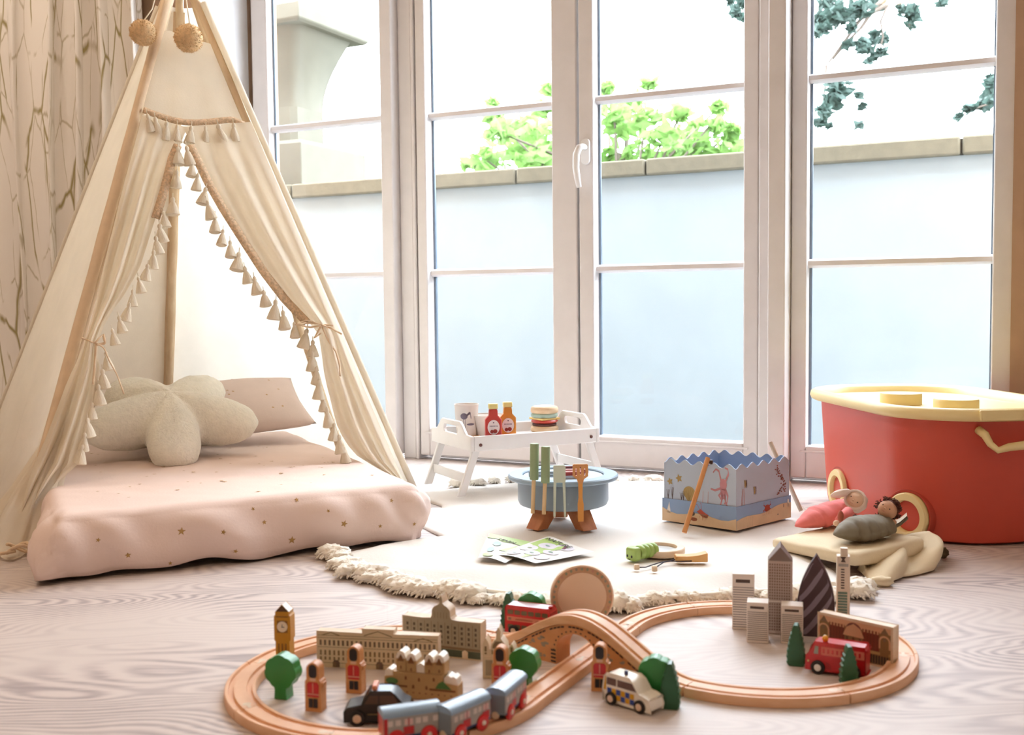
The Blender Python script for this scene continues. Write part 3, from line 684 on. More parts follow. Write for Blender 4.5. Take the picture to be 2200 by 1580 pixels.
for q in range(4):
    R0 = random.Random(40+q); mb = MB()
    mb.ball((0, 0, .011), (.024, .017, .0105), TUFTM, 22, 14, fn=lambda d: 1+.28*nz(d*3.2, 1, q*3)+.16*nz(d*8, 1, q))
    for _ in range(46):
        a = R0.uniform(0, 6.28); b = Vector((.016*math.cos(a), .010*math.sin(a), R0.uniform(.003, .011))); e = b+Vector((math.cos(a)*R0.uniform(.006, .016), math.sin(a)*R0.uniform(.006, .012), R0.uniform(-.006, .003))); e.z = max(e.z, .002)
        mb.tube([b, b.lerp(e, .5)+Vector((0, 0, .002)), e], [.0026, .002, .0008], TUFTM, 5)
    tproto.append(mb)
LEGF = [Matrix.Translation(Vector((-.104, 2.655, 0))) @ Matrix.Rotation(math.radians(27), 4, 'Z') @ Vector((x, y, 0)) for x in (-.02, .395) for y in (.02, .235)]
protos = [None]*4; rt = random.Random(11)
angs = [lerp(A0, A1, (i+rt.uniform(-.25, .25))/51) for i in range(52)]+[lerp(math.radians(62), math.radians(128), i/13) for i in range(14)]
for k, a in enumerate(angs):
    q = k % 4
    if k > 51 and min((matpt(a, .012)-v).length for v in LEGF) < .055: continue
    nr = (matpt(a, .02)-Vector((.344, 1.508, .01))).length < .256
    p = matpt(a, -.014 if nr else .010+rt.uniform(-.006, .018), 0); p.z = .001
    if protos[q] is None: o = protos[q] = build('fringe_tuft', tproto[q], pm, smooth=180, recalc=False)
    else: o = dup(protos[q], parent=pm)
    s = .85 if nr else rt.uniform(.8, 1.4); o.location = p; o.scale = (s, s, s*rt.uniform(.8, 1.15)); o.rotation_euler = (0, 0, a+rt.uniform(-.5, .5))

# ================================================================ the tray table and what stands on it
TA = math.radians(27); TO = Vector((-.104, 2.655, 0)); TW, TD, TZ = .375, .255, .132
tt = thing('bed_tray', 'white wooden bed tray on splayed legs laden with toy food', 'tray', TO, TA)
build('tray_base', MB().box((TW/2, TD/2, TZ+.008), (TW-.018, TD-.018, .006), WHITE), tt, bevel=.001)
for y in (.0045, TD-.0045): build('side_panel', MB().box((TW/2, y, TZ+.019), (TW-.0185, .009, .038), WHITE), tt, bevel=.0025)
def endpanel(x):
    out = [(0, 0), (TD, 0), (TD, .038), (TD-.035, .040)]+[(TD-.062, .064), (TD-.072, .070), (.072, .070), (.062, .064)]+[(.035, .040), (0, .038)]
    hole = rrect(.083, .036, TD-.083, .056, .009)
    Mx = Matrix.Translation((x, 0, TZ)) @ Matrix.Rotation(PI/2, 4, 'Z')
    return build('end_panel', MB().prism(out, -.0045, .0045, WHITE, Mx, [hole]), tt, bevel=.002)
endpanel(.0045); endpanel(TW-.0045)
SCREW = M_('bronze_screw', '#6B4A44', .4, metal=.6)
for x in (.026, TW-.026):
    o = build('screw', MB().lathe([(.0042, 0), (.0042, .002), (.003, .003), (0, .003)], 14, SCREW, Matrix.Translation((x, -.0003, TZ+.016)) @ Matrix.Rotation(PI/2, 4, 'X')), tt, smooth=40)
for sx, x0 in ((-1, .026), (1, TW-.026)):
    for y in (.020, TD-.020):
        t0 = Vector((x0, y, TZ+.012)); t1 = Vector((x0+sx*.046, y, .0195 if y < .1 or sx > 0 else .0195))
        d = (t1-t0).normalized(); wx = Vector((.0105, 0, 0)); wy = Vector((0, .005, 0)); vs = []
        for P in (t0, t1): vs += [P-wx-wy, P+wx-wy, P+wx+wy, P-wx+wy]
        mb = MB(); mb.add(vs, [(0, 1, 2, 3), (7, 6, 5, 4), (0, 4, 5, 1), (1, 5, 6, 2), (2, 6, 7, 3), (3, 7, 4, 0)], WHITE)
        build('leg', mb, tt, bevel=.002)
    build('crossbar', MB().box((x0+sx*.029, TD/2, .062), (.006, TD-.05, .024), WHITE), tt, bevel=.0015)
TSZ = TZ+.0115
def ont(px, py, r=.02):
    Mt = Matrix.Translation(TO) @ Matrix.Rotation(TA, 4, 'Z'); l = Mt.inverted() @ fl(px, py, TSZ)
    l.x = min(max(l.x, r+.0105), TW-r-.0105); l.y = min(max(l.y, r+.0105), TD-r-.0105); return Mt @ l
CUPM = M_('matte_beige_ceramic', '#DCD0C6', .7, var=.02); INKP = M_('plum_grey_print', '#6F6472', .7)
def ontx(px, ly):                           # spot on the tray at depth ly whose column in the photo is px
    Mt = Matrix.Translation(TO) @ Matrix.Rotation(TA, 4, 'Z'); a, b = 0.0, TW
    for _ in range(40):
        m = (a+b)/2; v = CR.transposed() @ (Mt @ Vector((m, ly, TSZ))-CP)
        if 1100+FPX*v.x/-v.z < px: a = m
        else: b = m
    return Mt @ Vector((a, ly, TSZ))
# the cup
c0 = ont(950, 925, .035)
cup = thing('cup', 'tall beige cup printed with a wading bird, at the left end of the tray', 'cup', c0)
def shell(prof_o, t, m, mb, seg=40): return mb.lathe(prof_o+[(r-t, z) for r, z in reversed(prof_o) if z > .003]+[(0, .004)], seg, m)
mb = shell([(0.0, 0), (.0255, 0), (.0275, .003), (.0325, .086), (.0335, .0865), (.0335, .089)], .0022, CUPM, MB())
def wrap(mb, poly, m, a0=-PI/2-.05, rf=lambda z: .0277+.00487*z/.083):
    pts = [((rf(z)+.0004)*math.cos(a0+x/.030), (rf(z)+.0004)*math.sin(a0+x/.030), z) for x, z in poly]
    mb.add([((rf(sum(z for _, z in poly)/len(poly))+.0006)*math.cos(a0+sum(x for x, _ in poly)/len(poly)/.030), (rf(.05)+.0006)*math.sin(a0+sum(x for x, _ in poly)/len(poly)/.030), sum(z for _, z in poly)/len(poly))]+pts, [(0, 1+i, 1+(i+1) % len(pts)) for i in range(len(pts))], m)
for poly in (ell(-.004, .058, .0095, .0085), rect(-.0062, .012, -.0052, .054), rect(-.0015, .012, -.0005, .054), [(.002, .062), (.010, .070), (.013, .068), (.013, .064), (.003, .058)], [(.0125, .070), (.0155, .052), (.014, .051), (.0115, .066)], ell(.014, .036, .011, .003)):
    wrap(mb, poly, INKP)
build('cup_body', mb, cup, smooth=60)
c0 = Matrix.Translation(TO) @ Matrix.Rotation(TA, 4, 'Z') @ Vector((.138, .188, TSZ))
bowl = tag(build('bowl', shell([(0, 0), (.026, 0), (.03, .003), (.044, .056), (.046, .0565), (.046, .059)], .0025, CUPM, MB(), 48), None, smooth=60), 'plain beige bowl standing behind the ketchup bottle on the tray', 'bowl'); bowl.location = c0
# toy bottles
def bottle(name, label, px, py, body, cap, rz):
    r = thing(name, label, 'toy bottle', ontx(px, py), rz); r.scale = (1, 1, 1.15)
    w = .021; pr = [(-w, 0), (w, 0), (w, .0555), (.0115, .0645), (.0105, .0785), (-.0105, .0785), (-.0115, .0645), (-w, .0555)]
    build('bottle_body', MB().prism(pr, -.011, .011, body), r, bevel=.0025)
    build('cap', MB().box((0, 0, .0847), (.0235, .02, .012), cap), r, bevel=.002)
    mb = MB(); lab = M_('white_paper_label', '#F0E2E2', .6); mb.decal(ell(0, .0385, .0155, .0165, 24), (0, -.0112, 0), (1, 0, 0), (0, 0, 1), lab)
    tin = M_('label_red_print', '#A8403C', .6); dk = M_('label_plum_print', '#6B5368', .6)
    if 'ketchup' in label:
        for q in (ell(-.0045, .029, .0045, .004), ell(.004, .030, .0055, .0045)): mb.decal(q, (0, -.0116, 0), (1, 0, 0), (0, 0, 1), tin)
    else:
        for q in (ell(-.007, .031, .0022, .0022), ell(-.003, .027, .003, .0025), rect(.001, .025, .0075, .034)): mb.decal(q, (0, -.0116, 0), (1, 0, 0), (0, 0, 1), M_('label_olive_print', '#8A7250', .6))
    for i in range(7): mb.decal(rect(-.010+i*.003, .0400, -.0082+i*.003, .0425), (0, -.0116, 0), (1, 0, 0), (0, 0, 1), dk)
    mb.decal(ell(0, .0490, .0018, .0014), (0, -.0116, 0), (1, 0, 0), (0, 0, 1), dk)
    build('paper_label', mb, r, smooth=0, recalc=False); return r
YEL = M_('pale_yellow_paint', '#EFDD92', .45, coat=.15)
bottle('toy_ketchup_bottle', 'red wooden ketchup bottle with yellow cap and round white label', 1060, .030, M_('ketchup_red_paint', '#C9403A', .4, coat=.2), YEL, .12)
bottle('toy_mustard_bottle', 'mustard orange wooden bottle with yellow cap beside the ketchup', 1091, .052, M_('mustard_orange_paint', '#D98A2E', .4, coat=.2), YEL, .12)
# wooden burger
bg_ = thing('toy_burger', 'stacked wooden toy burger at the right of the tray', 'toy burger', ont(1200, 922, .047))
BUN = M_('bun_wood', '#E9CDA8', .5, col2='#DDBB92', vs=10, stretch=(3, 3, 9))
def disc(name, r, z0, z1, m, wob=None, rnd_=.003): return build(name, MB().lathe([(0, z0), (r-rnd_, z0), (r, z0+rnd_), (r, z1-rnd_), (r-rnd_, z1), (0, z1)], 40, m, wob=wob), bg_, smooth=40)
disc('bottom_bun', .0385, 0, .017, BUN, rnd_=.004); disc('patty', .034, .0172, .026, M_('patty_brown_paint', '#5A3432', .5))
disc('tomato', .0375, .0262, .0345, M_('tomato_red_paint', '#C9473C', .45, coat=.2), rnd_=.0035)
build('cheese', MB().box((0, 0, .0375), (.062, .062, .0055), M_('cheese_yellow_paint', '#F0D080', .5), Matrix.Rotation(.6, 4, 'Z')), bg_, bevel=.001)
disc('lettuce', .0365, .0405, .0525, M_('lettuce_sage_paint', '#A9BFAE', .5), wob=lambda a, z: 1+.04*math.sin(9*a))
build('top_bun', MB().lathe([(0, .0527), (.035, .0527), (.0385, .056), (.0385, .065), (.036, .070), (.028, .073), (0, .074)], 40, BUN), bg_, smooth=50)
o = tag(build('wooden_plate', MB().lathe([(0, 0), (.022, 0), (.0275, .003), (.026, .0045), (.02, .002), (0, .002)], 36, M_('honey_wood', '#E8C08A', .5)), None, smooth=50), 'small honey coloured wooden plate lying left of the ketchup bottle', 'plate'); o.location = ont(1016, 938, .03)
kn = thing('toy_knife', 'pale wooden toy knife lying in front of the burger', 'toy knife', ont(1160, 930)+Vector((0, -.002, 0)), .30)
build('blade', MB().prism([(-.042, 0), (-.006, 0), (-.006, .0022), (-.036, .0022)], -.006, .004, M_('grey_painted_blade', '#C6C6C4', .5)), kn, bevel=.0008)
build('handle', MB().box((.022, -.001, .0022), (.046, .009, .0044), M_('sage_handle_paint', '#DAD9C6', .5)), kn, bevel=.0012)
build('rivet', MB().lathe([(.0028, 0), (.0028, .0052), (0, .0055)], 12, M_('rivet_grey', '#8A8578', .4), Matrix.Translation((.001, -.001, 0))), kn)

# ================================================================ the toy grill
BLU = M_('slate_blue_paint', '#93A9BC', .4, var=.02, coat=.15); BLUD = M_('slate_blue_body', '#8B9BA9', .45, var=.02, coat=.1)
LEGW = M_('terracotta_stained_wood', '#C67E50', .5, col2='#B86E42', vs=9, stretch=(6, 6, 2))
GC = Vector((.109, 2.32, 0)); gr = thing('toy_grill', 'slate blue wooden toy grill on three stained legs', 'toy grill', GC)
ZR = .120
build('body', MB().lathe([(0, .062), (.088, .062), (.0955, .065), (.099, .073), (.099, ZR-.001), (.0, ZR-.001)], 64, BLUD), gr, smooth=40)
build('rim', MB().lathe([(.088, ZR-.0005), (.1175, ZR-.0005), (.12, ZR+.002), (.12, ZR+.0075), (.1175, ZR+.010), (.090, ZR+.010), (.088, ZR+.008), (.088, ZR-.0005)], 72, BLU), gr, smooth=40)
build('cooking_plate', MB().lathe([(0, ZR), (.0865, ZR), (.0865, ZR+.006), (0, ZR+.006)], 64, M_('pale_blue_paint', '#B4C3CF', .45)), gr, smooth=40)
mb = MB()
for k in range(3): mb.box((-.052, -.030+k*.016, ZR+.0085), (.052, .004, .005), BLUD)
build('grate_bar', mb, gr, bevel=.001, kind='thing') if False else None
for k in range(3): build('grate_bar', MB().box((-.045, -.022+k*.02, ZR+.009), (.06, .004, .005), BLUD), gr, bevel=.001)
for ang in (222, 305, 95):
    a = math.radians(ang); d = Vector((math.cos(a), math.sin(a), 0)); tq = Vector((-d.y, d.x, 0)); vs = []
    for r, z, w, t in ((.048, .0615, .021, .017), (.080, MZ+.0008, .019, .015)):
        for i, j in ((-1, -1), (1, -1), (1, 1), (-1, 1)): vs.append(d*(r+i*t)+tq*(j*w)+Vector((0, 0, z)))
    build('leg', MB().add(vs, [(3, 2, 1, 0), (4, 5, 6, 7), (0, 1, 5, 4), (1, 2, 6, 5), (2, 3, 7, 6), (3, 0, 4, 7)], LEGW), gr, bevel=.002)
def rimpt(px, z=ZR+.010, r=.124):           # point just outside the front of the rim under a given column of the photo
    d = ray(px, 1040); d = Vector((d.x, d.y, 0)).normalized(); o = -GC; b = o.dot(d); c = o.dot(o)-r*r; t = -b-math.sqrt(b*b-c)
    p = d*t; p.z = z; return p
SAGE = M_('sage_green_paint', '#93A47E', .5, coat=.1); STICK = M_('pale_dowel', '#E8C89C', .5, col2='#DDB888', vs=10, stretch=(8, 8, 2)); PALG = M_('pale_sage_paint', '#CBD0C0', .5)
for px, ht, lab in ((1149, .210, 'green-handled wooden baster hanging at the left of the grill rim'), (1173, .205, 'shorter-looking green-handled baster next to the pale tongs on the grill rim')):
    p = rimpt(px-4, 0, .1302); b = thing('toy_baster', lab, 'toy utensil', p, 0, 'green basters hanging on the grill')
    build('stick', MB().tube([(-.001, .001, .064), (.002, .001, ht-.07)], .0042, STICK, 12), b, smooth=50)
    build('handle', MB().lathe([(0, 0), (.0088, 0), (.0093, .002), (.0093, .074), (.0082, .0755), (0, .0755)], 20, SAGE, Matrix.Translation((.0025, .0, ht-.075)) @ Matrix.Rotation(.02, 4, 'Y')), b, smooth=40)
p = rimpt(1202, 0, .1255); t = thing('toy_tongs', 'pale sage wooden tongs hanging between the basters and spatula', 'toy utensil', p)
build('head', MB().prism(rrect(-.0125, .131, .0125, .167, .003), -.005, .005, PALG), t, bevel=.001)
for s in (-1, 1): build('arm', MB().prism([(s*.0122, .133), (s*.0064, .133), (s*.0088, .059), (s*.0132, .059)], -.0025, .0025, PALG), t, bevel=.0008)
p = rimpt(1247, 0, .1240); t = thing('toy_spatula', 'orange-stained wooden spatula with slotted head at the right of the grill', 'toy utensil', p)
SPW = M_('orange_stained_wood', '#D99A62', .5, col2='#D08E54', vs=10, stretch=(6, 6, 2))
hd = [(-.0045, .127), (.0045, .127), (.0075, .137), (.0160, .143)]+arc(.0130, .165, .003, .003, 0, PI/2, 3)+arc(-.0130, .165, .003, .003, PI/2, PI, 3)+[(-.0160, .143), (-.0075, .137)]
build('head', MB().prism(hd, -.003, .003, SPW, None, [rrect(x-.0013, .144+.003*(x == 0), x+.0013, .159+.003*(x == 0), .0012) for x in (-.009, 0, .009)]), t, bevel=.0006)
build('handle', MB().prism([(-.0055, .048), (.006, .048), (.0065, .084), (.0042, .097), (.0045, .128), (-.0045, .128), (-.0042, .097), (-.006, .084)], -.003, .003, M_('amber_stained_wood', '#DD9648', .5)), t, bevel=.0008)
REDM = M_('toy_meat_red', '#A03A34', .5); MEATW = M_('toy_meat_fat', '#EBC9C0', .5)
for k, (dx, dy, rz) in enumerate(((.012, -.042, .15), (.022, -.012, .05))):
    m = thing('toy_rasher', ('red and white striped toy bacon rasher at the front of the grill', 'red and white striped toy bacon rasher towards the back of the grill')[k], 'toy food', GC+Vector((dx, dy, ZR+.0125)), rz, 'bacon rashers on the grill')
    build('meat', MB().box((0, 0, .004), (.064, .019, .008), REDM), m, bevel=.0015)
    build('fat_stripe', MB().box((0, -.001, .0082), (.058, .004, .0012), MEATW), m, bevel=.0004)
o = tag(build('toy_skewer', MB().tube([(-.035, 0, .004), (.035, .006, .004)], .0036, M_('plum_red_paint', '#7A4048', .5), 10), None, smooth=50), 'dark plum wooden skewer lying at the back of the grill', 'toy utensil'); o.location = GC+Vector((.016, .035, ZR+.0125))

# ================================================================ the sea-print fishing box and its rods
pL, pF, pR = fl(1423, 1118, MZ), fl(1582, 1141, MZ), fl(1699, 1112, MZ); pB = pL+pR-pF
SEA = M_('pale_sea_print', '#BCC5D4', .55, var=.03, vs=6); SEAI = M_('sea_blue_card', '#9DB0CC', .6, var=.03); SEAD = M_('deep_sea_print', '#8FA6C8', .55, var=.03); SANDP = M_('sand_print', '#DDBE98', .6, var=.06, vs=20)
PINKP = M_('octopus_print', '#C98A90', .6); GOLDP = M_('starfish_print', '#B0945E', .6); CRAB = M_('crab_red_print', '#B8503E', .6); SEAINK = M_('slate_print_ink', '#6E6468', .6); CORAL = M_('coral_print', '#C98078', .6)
sb = thing('fishing_box', 'open pale blue sea-print card box with scalloped rim, on the play mat', 'box', pF)
cen = (pL+pR)/2; q_ = [p-pF for p in (pL, pF, pR, pB)]; cq = cen-pF
def inset(p, d): return p+(cq-p).normalized()*d*1.414
HB, HL = .134, .050
def wall(a, b, z0, z1, t, m, wave, deco=()):
    mb = MB(); n = 48; x = b-a; L_ = x.length; ux = x.normalized(); nn = Vector((0, 0, 1)).cross(ux)
    if nn.dot(cq-a) < 0: nn = -nn
    top = [z1+(wave*math.sin(2*PI*5*i/n-PI/2) if wave else 0) for i in range(n+1)]
    vs = [a+x*(i/n)+nn*d+Vector((0, 0, z)) for i in range(n+1) for d, z in ((0, z0), (0, top[i]), (t, top[i]), (t, z0))]
    fs = []
    for i in range(n): fs += [(4*i+k, 4*i+(k+1) % 4, 4*i+4+(k+1) % 4, 4*i+4+k) for k in range(4)]
    o = len(mb.v); mb.add(vs, fs+[(0, 1, 2, 3), tuple(4*n+k for k in range(4))], m)
    mi = SEAI if wave else m
    mb.f = [(f, (mi if i < 4*n and i % 4 in (1, 2) else mm)) for i, (f, mm) in enumerate(mb.f)]
    for poly, pm_ in deco: mb.decal([(x0*L_, z) for x0, z in poly], a-nn*.0004, ux, (0, 0, 1), pm_, 0)
    return mb
def strokes(pts, w):                         # a thin printed stroke
    P = [Vector((p[0], p[1], 0)) for p in pts]; l, r = [], []
    for i, p in enumerate(P):
        t = (P[min(i+1, len(P)-1)]-P[max(i-1, 0)]).normalized(); n2 = Vector((-t.y/.2*.2, t.x, 0)); ww = w*(1-.6*i/len(P)); l.append((p.x-n2.x*ww/.2, p.y-n2.y*ww)); r.append((p.x+n2.x*ww/.2, p.y+n2.y*ww))
    return [[l[i], l[i+1], r[i+1], r[i]] for i in range(len(P)-1)]
def S(x, z, sx, sz): return lambda pts: [(x+a*sx, z+b*sz) for a, b in pts]
dl = []; E5 = lambda cx, cz, R: [(cx+a/.2, cz+b) for a, b in star(0, 0, R, R*.5, 5, PI/2+.3)]
dl += [(E5(.085, .088, .009), GOLDP), (E5(.215, .097, .010), GOLDP)]
dl += [([(.36+a/.2, .068+b) for a, b in arc(0, 0, .017, .014, .3, PI+.4, 12)]+[(.36-.004/.2, .050), (.36+.008/.2, .052)], GOLDP)]
for k in range(4): dl += [(s_, M_('shell_line_print', '#8A7048', .6)) for s_ in strokes([(.36, .052), (.36+math.cos(.7+k*.55)*.014/.2, .068+math.sin(.7+k*.55)*.011)], .0005)]
for cx, hh in ((.06, .02), (.12, .026), (.25, .016), (.28, .02)):
    for k in (-1, 0, 1): dl += [(s_, SEAINK) for s_ in strokes([(cx, .05), (cx+k*.012, .05+hh*.6), (cx+k*.022, .05+hh)], .0009)]
dl += [([(.83+a/.2, .094+b) for a, b in ell(0, 0, .0095, .0125)], PINKP), ([(.83+a/.2, .085+b) for a, b in [(-.008, 0), (.008, 0), (.006, -.022), (-.006, -.022)]], PINKP)]
for pts in ([(-.006, .01), (-.012, .03), (-.02, .034), (-.028, .026)], [(.006, .01), (.014, .026), (.012, .036), (.004, .038)], [(-.006, -.006), (-.022, -.012), (-.034, -.010)], [(.006, -.008), (.012, -.022), (.010, -.036), (.002, -.038)], [(-.004, -.014), (-.012, -.022), (-.004, -.032)], [(-.001, -.018), (-.004, -.032), (-.008, -.044)], [(.003, -.016), (.006, -.034), (.012, -.046)]):
    dl += [(s_, PINKP) for s_ in strokes([(.83+a/.2, .092+b) for a, b in pts], .0030)]
for cx in (.55, .62): dl += [(s_, CORAL) for s_ in strokes([(cx, .05), (cx+.004, .075)], .0006)]
dr = []
for cx, cz in ((.16, .098), (.33, .080)):
    dr += [(([(cx+a/.216, cz+b) for a, b in [(-.004, .006), (.004, .003), (.005, -.008), (-.002, -.012)]]), M_('fish_stripe_print', '#BFA06A', .6))]
    for k in range(3): dr += [(s_, SEAINK) for s_ in strokes([(cx-.01+k*.02, cz+.005), (cx-.005+k*.018, cz-.012)], .0012)]
for cx in (.09, .14, .11): dr += [(s_, CORAL) for s_ in strokes([(cx, .05), (cx+.01, .066), (cx+(.1-cx)*.6+.02, .085)], .0009)]
R0 = random.Random(2)
for k in range(54):
    t = k/53; a = .5+3.0*t; cx = .80-.07*math.cos(a*1.2)+R0.uniform(-.05, .06)*(.4+t); cz = .118-.062*t+R0.uniform(-.004, .004); dr += [(([(cx+x/.216, cz+z) for x, z in [(-.0036, 0), (0, .0018), (.0036, 0), (0, -.0018)]]), M_('small_fish_print', '#94605C', .6))]
FC = [Vector(p) for p in q_]; I4 = [inset(p, .003) for p in FC]
build('back_wall', wall(I4[0], I4[3], .002, HB, .0025, SEA, .005), sb, smooth=30); build('back_wall', wall(I4[3], I4[2], .002, HB, .0025, SEA, .005), sb, smooth=30)
build('front_wall', wall(I4[0], I4[1], .002, HB, .0025, SEA, .005, dl), sb, smooth=30, recalc=False); build('front_wall', wall(I4[1], I4[2], .002, HB, .0025, SEA, .005, dr), sb, smooth=30, recalc=False)
wl = [(i/10, .030-.010*math.sin(i/10*PI*.9)-.006*math.sin(i*.9)) for i in range(11)]; wr2 = [(i/10, .020+.016*(i/10)+.003*math.sin(i)) for i in range(11)]
dl2 = [([(0, 0), (1, 0)]+wl[::-1], SANDP)]; dr2 = [([(0, 0), (1, 0)]+wr2[::-1], SANDP)]
dl2 += [([(.54+a/.2, .026+b) for a, b in [(-.012, .004), (-.002, .010), (.008, .004), (.020, -.002), (.016, -.008), (.002, -.006)]], CRAB), ([(.42+a/.2, .024+b) for a, b in ell(0, 0, .007, .005)], SEAINK), ([(.44+a/.2, .012+b) for a, b in ell(0, 0, .009, .004)], CRAB), ([(.09+a/.2, .030+b) for a, b in [(-.006, -.012), (.006, -.012), (.002, .014)]], M_('shell_white_print', '#E6DCD0', .6))]
for pts in ([(-.004, .008), (-.01, .018), (-.018, .02)], [(.0, .009), (.0, .02), (-.004, .024)], [(.004, -.006), (.003, -.014)], [(.010, -.006), (.010, -.015)], [(-.003, -.004), (-.006, -.012)]): dl2 += [(s_, CRAB) for s_ in strokes([(.54+a/.2, .026+b) for a, b in pts], .0007)]
dr2 += [([(.55+a/.216, .033+b) for a, b in ell(0, 0, .0105, .0080)], CRAB)]
for k in range(6): dr2 += [(s_, CRAB) for s_ in strokes([(.55+(k-2.5)*.016, .032), (.55+(k-2.5)*.030, .028), (.55+(k-2.5)*.032, .019)], .0013)]
for k in (-1, 1): dr2 += [(s_, CRAB) for s_ in strokes([(.55+k*.03, .036), (.55+k*.066, .041), (.55+k*.055, .047)], .0016)]
for k in range(4): dr2 += [(s_, SEAINK) for s_ in strokes([(.19+k*.03, .001), (.18+k*.036, .022)], .0005)]
dr2 += [([(.94+a/.216, .034+b) for a, b in [(-.006, -.008), (.006, -.008), (.004, .008), (-.001, .010)]], M_('shell_white_print', '#E6DCD0', .6)), ([(.86+a/.216, .030+b) for a, b in ell(0, 0, .002, .004)], SEAINK), ([(.75+a/.216, .014+b) for a, b in ell(0, 0, .003, .0018)], SEAINK)]
build('lower_sleeve', wall(FC[0], FC[1], .0006, HL, .002, SEAD, 0, dl2), sb, smooth=30, recalc=False); build('lower_sleeve', wall(FC[1], FC[2], .0006, HL, .002, SEAD, 0, dr2), sb, smooth=30, recalc=False)
build('lower_sleeve', wall(FC[2], FC[3], .0006, HL, .002, SEAD, 0), sb, smooth=30); build('lower_sleeve', wall(FC[3], FC[0], .0006, HL, .002, SEAD, 0), sb, smooth=30)
build('box_floor', MB().add([p+Vector((0, 0, .003)) for p in I4], [(0, 1, 2, 3)], SEAI), sb, smooth=0)
r0 = fl(1470, 1145, MZ+.004); r1 = at(1521, 984, lerp(pL.y, pF.y, .60)-.024)
rod = thing('fishing_rod', 'wooden toy fishing rod leaning against the front of the sea-print box', 'toy fishing rod', r0, 0, 'toy fishing rods')
build('stick', MB().tube([(0, 0, 0), r1-r0], .0052, SPW, 12), rod, smooth=50)
mg = r1-r0+Vector((.006, .004, -.010)); build('magnet', MB().lathe([(0, -.004), (.005, -.004), (.005, .004), (0, .004)], 14, M_('dark_magnet', '#4A3A36', .4, metal=.4), Matrix.Translation(mg) @ Matrix.Rotation(PI/2, 4, 'Y')), rod, smooth=40)
build('string', MB().tube([r1-r0+Vector((-.004, 0, -.004)), r1-r0+Vector((-.002, -.006, -.012)), mg+Vector((-.002, -.004, -.004))], .0012, WHITE, 6), rod, smooth=180)
r0 = fl(1721, 1098, MZ+.004); dd = (pR-pF).normalized(); r1 = at(1655, 951, r0.y+.075)
rod = thing('fishing_rod', 'pale toy fishing rod leaning behind the right corner of the sea-print box', 'toy fishing rod', r0, 0, 'toy fishing rods')
build('stick', MB().tube([(0, 0, 0), r1-r0], .0050, M_('weathered_dowel', '#CDB79E', .55), 12), rod, smooth=50)
build('string', MB().tube([r1-r0+Vector((.002, -.004, -.008)), r1-r0+Vector((.014, -.006, -.022)), r1-r0+Vector((.016, -.006, -.034)), r1-r0+Vector((.010, -.006, -.040))], .0014, WHITE, 6), rod, smooth=180)

# ================================================================ the red storage tub
TUB = M_('coral_red_plastic', '#D2503A', .42, var=.015, vs=4, spec=.5); LIDM = M_('pale_yellow_plastic', '#F6DFA0', .4, var=.012, vs=4)
BXO, BXA = Vector((.960, 2.445, 0)), math.radians(5.6)
tub = thing('storage_tub', 'large coral red toy storage tub with a pale yellow studded lid', 'storage box', BXO, BXA)
def stad(hw, hl, z, r, n=14):
    o = []
    for cx, cy, a0 in ((hw-r, hl-r, 0), (-hw+r, hl-r, PI/2), (-hw+r, -hl+r, PI), (hw-r, -hl+r, 1.5*PI)): o += [(cx+r*math.cos(a0+PI/2*i/n), cy+r*math.sin(a0+PI/2*i/n), z) for i in range(n+1)]
    return o
L_ = [stad(.162, .292, .003, .150), stad(.169, .300, .007, .153), stad(.172, .304, .022, .155), stad(.179, .310, .14, .156), stad(.186, .316, .262, .158), stad(.180, .310, .262, .152), stad(.172, .30, .10, .145)]
build('body', MB().loft(L_, TUB), tub, smooth=40)
R_ = .166
L_ = [stad(.186, .318, .2585, R_-.008), stad(.200, .332, .2575, R_+.006), stad(.2085, .3405, .262, R_+.0145), stad(.212, .344, .270, R_+.018), stad(.2095, .3415, .279, R_+.0155), stad(.202, .334, .2835, R_+.008), stad(.194, .326, .283, R_), stad(.184, .316, .277, R_-.010), stad(.178, .310, .265, R_-.016), stad(.170, .302, .264, R_-.024)]
build('lid', MB().loft(L_, LIDM), tub, smooth=50)
for x, y in ((-.078, -.012), (-.032, -.172)):
    build('lid_stud', MB().lathe([(0, .2642), (.0455, .2642), (.0455, .287), (.044, .2893), (0, .2898)], 48, LIDM, Matrix.Translation((x, y, 0))), tub, smooth=40)
for s in (-1, 1):
    mb = MB()
    mb.tube([(-.062*1, s*.316, .240), (-.058, s*.334, .232), (-.050, s*.340, .214), (-.036, s*.344, .202), (-.016, s*.347, .208), (.02, s*.349, .212), (.05, s*.345, .205), (.064, s*.335, .222), (.066, s*.316, .240)], [.0085, .0085, .007, .0065, .008, .009, .007, .007, .0085], LIDM, 10)
    build('carry_handle', mb, tub, smooth=180)
    build('lid_clip', MB().box((0, s*.345, .2715), (.15, .008, .022), LIDM), tub, bevel=.003)
MBX = Matrix.Translation(BXO) @ Matrix.Rotation(BXA, 4, 'Z')
for lx, ly, na in ((-.1580, -.2215, 207), (-.1735, .100, 180), (.1735, .100, 0), (.1580, -.2215, -27)):
    a = math.radians(na); W = Matrix.Translation((lx, ly, .051)) @ Matrix.Rotation(a, 4, 'Z') @ Matrix.Rotation(PI/2, 4, 'Y')
    wr = build('wheel', MB().lathe([(.032, -.012), (.032, .008), (.034, .0115), (.0465, .0115), (.049, .008), (.049, -.012)], 40, LIDM, W), tub, smooth=40)
    build('hub', MB().lathe([(0, -.008), (.0315, -.008), (.0315, .002), (.016, .004), (0, .004)], 36, TUB, W), wr, smooth=40)
    build('wheel_arch', MB().lathe([(.0515, -.012), (.0515, .0035), (.055, .0035), (.057, -.002), (.057, -.012)], 40, M_('arch_shadow_red', '#B9422E', .5), W), tub, smooth=40)

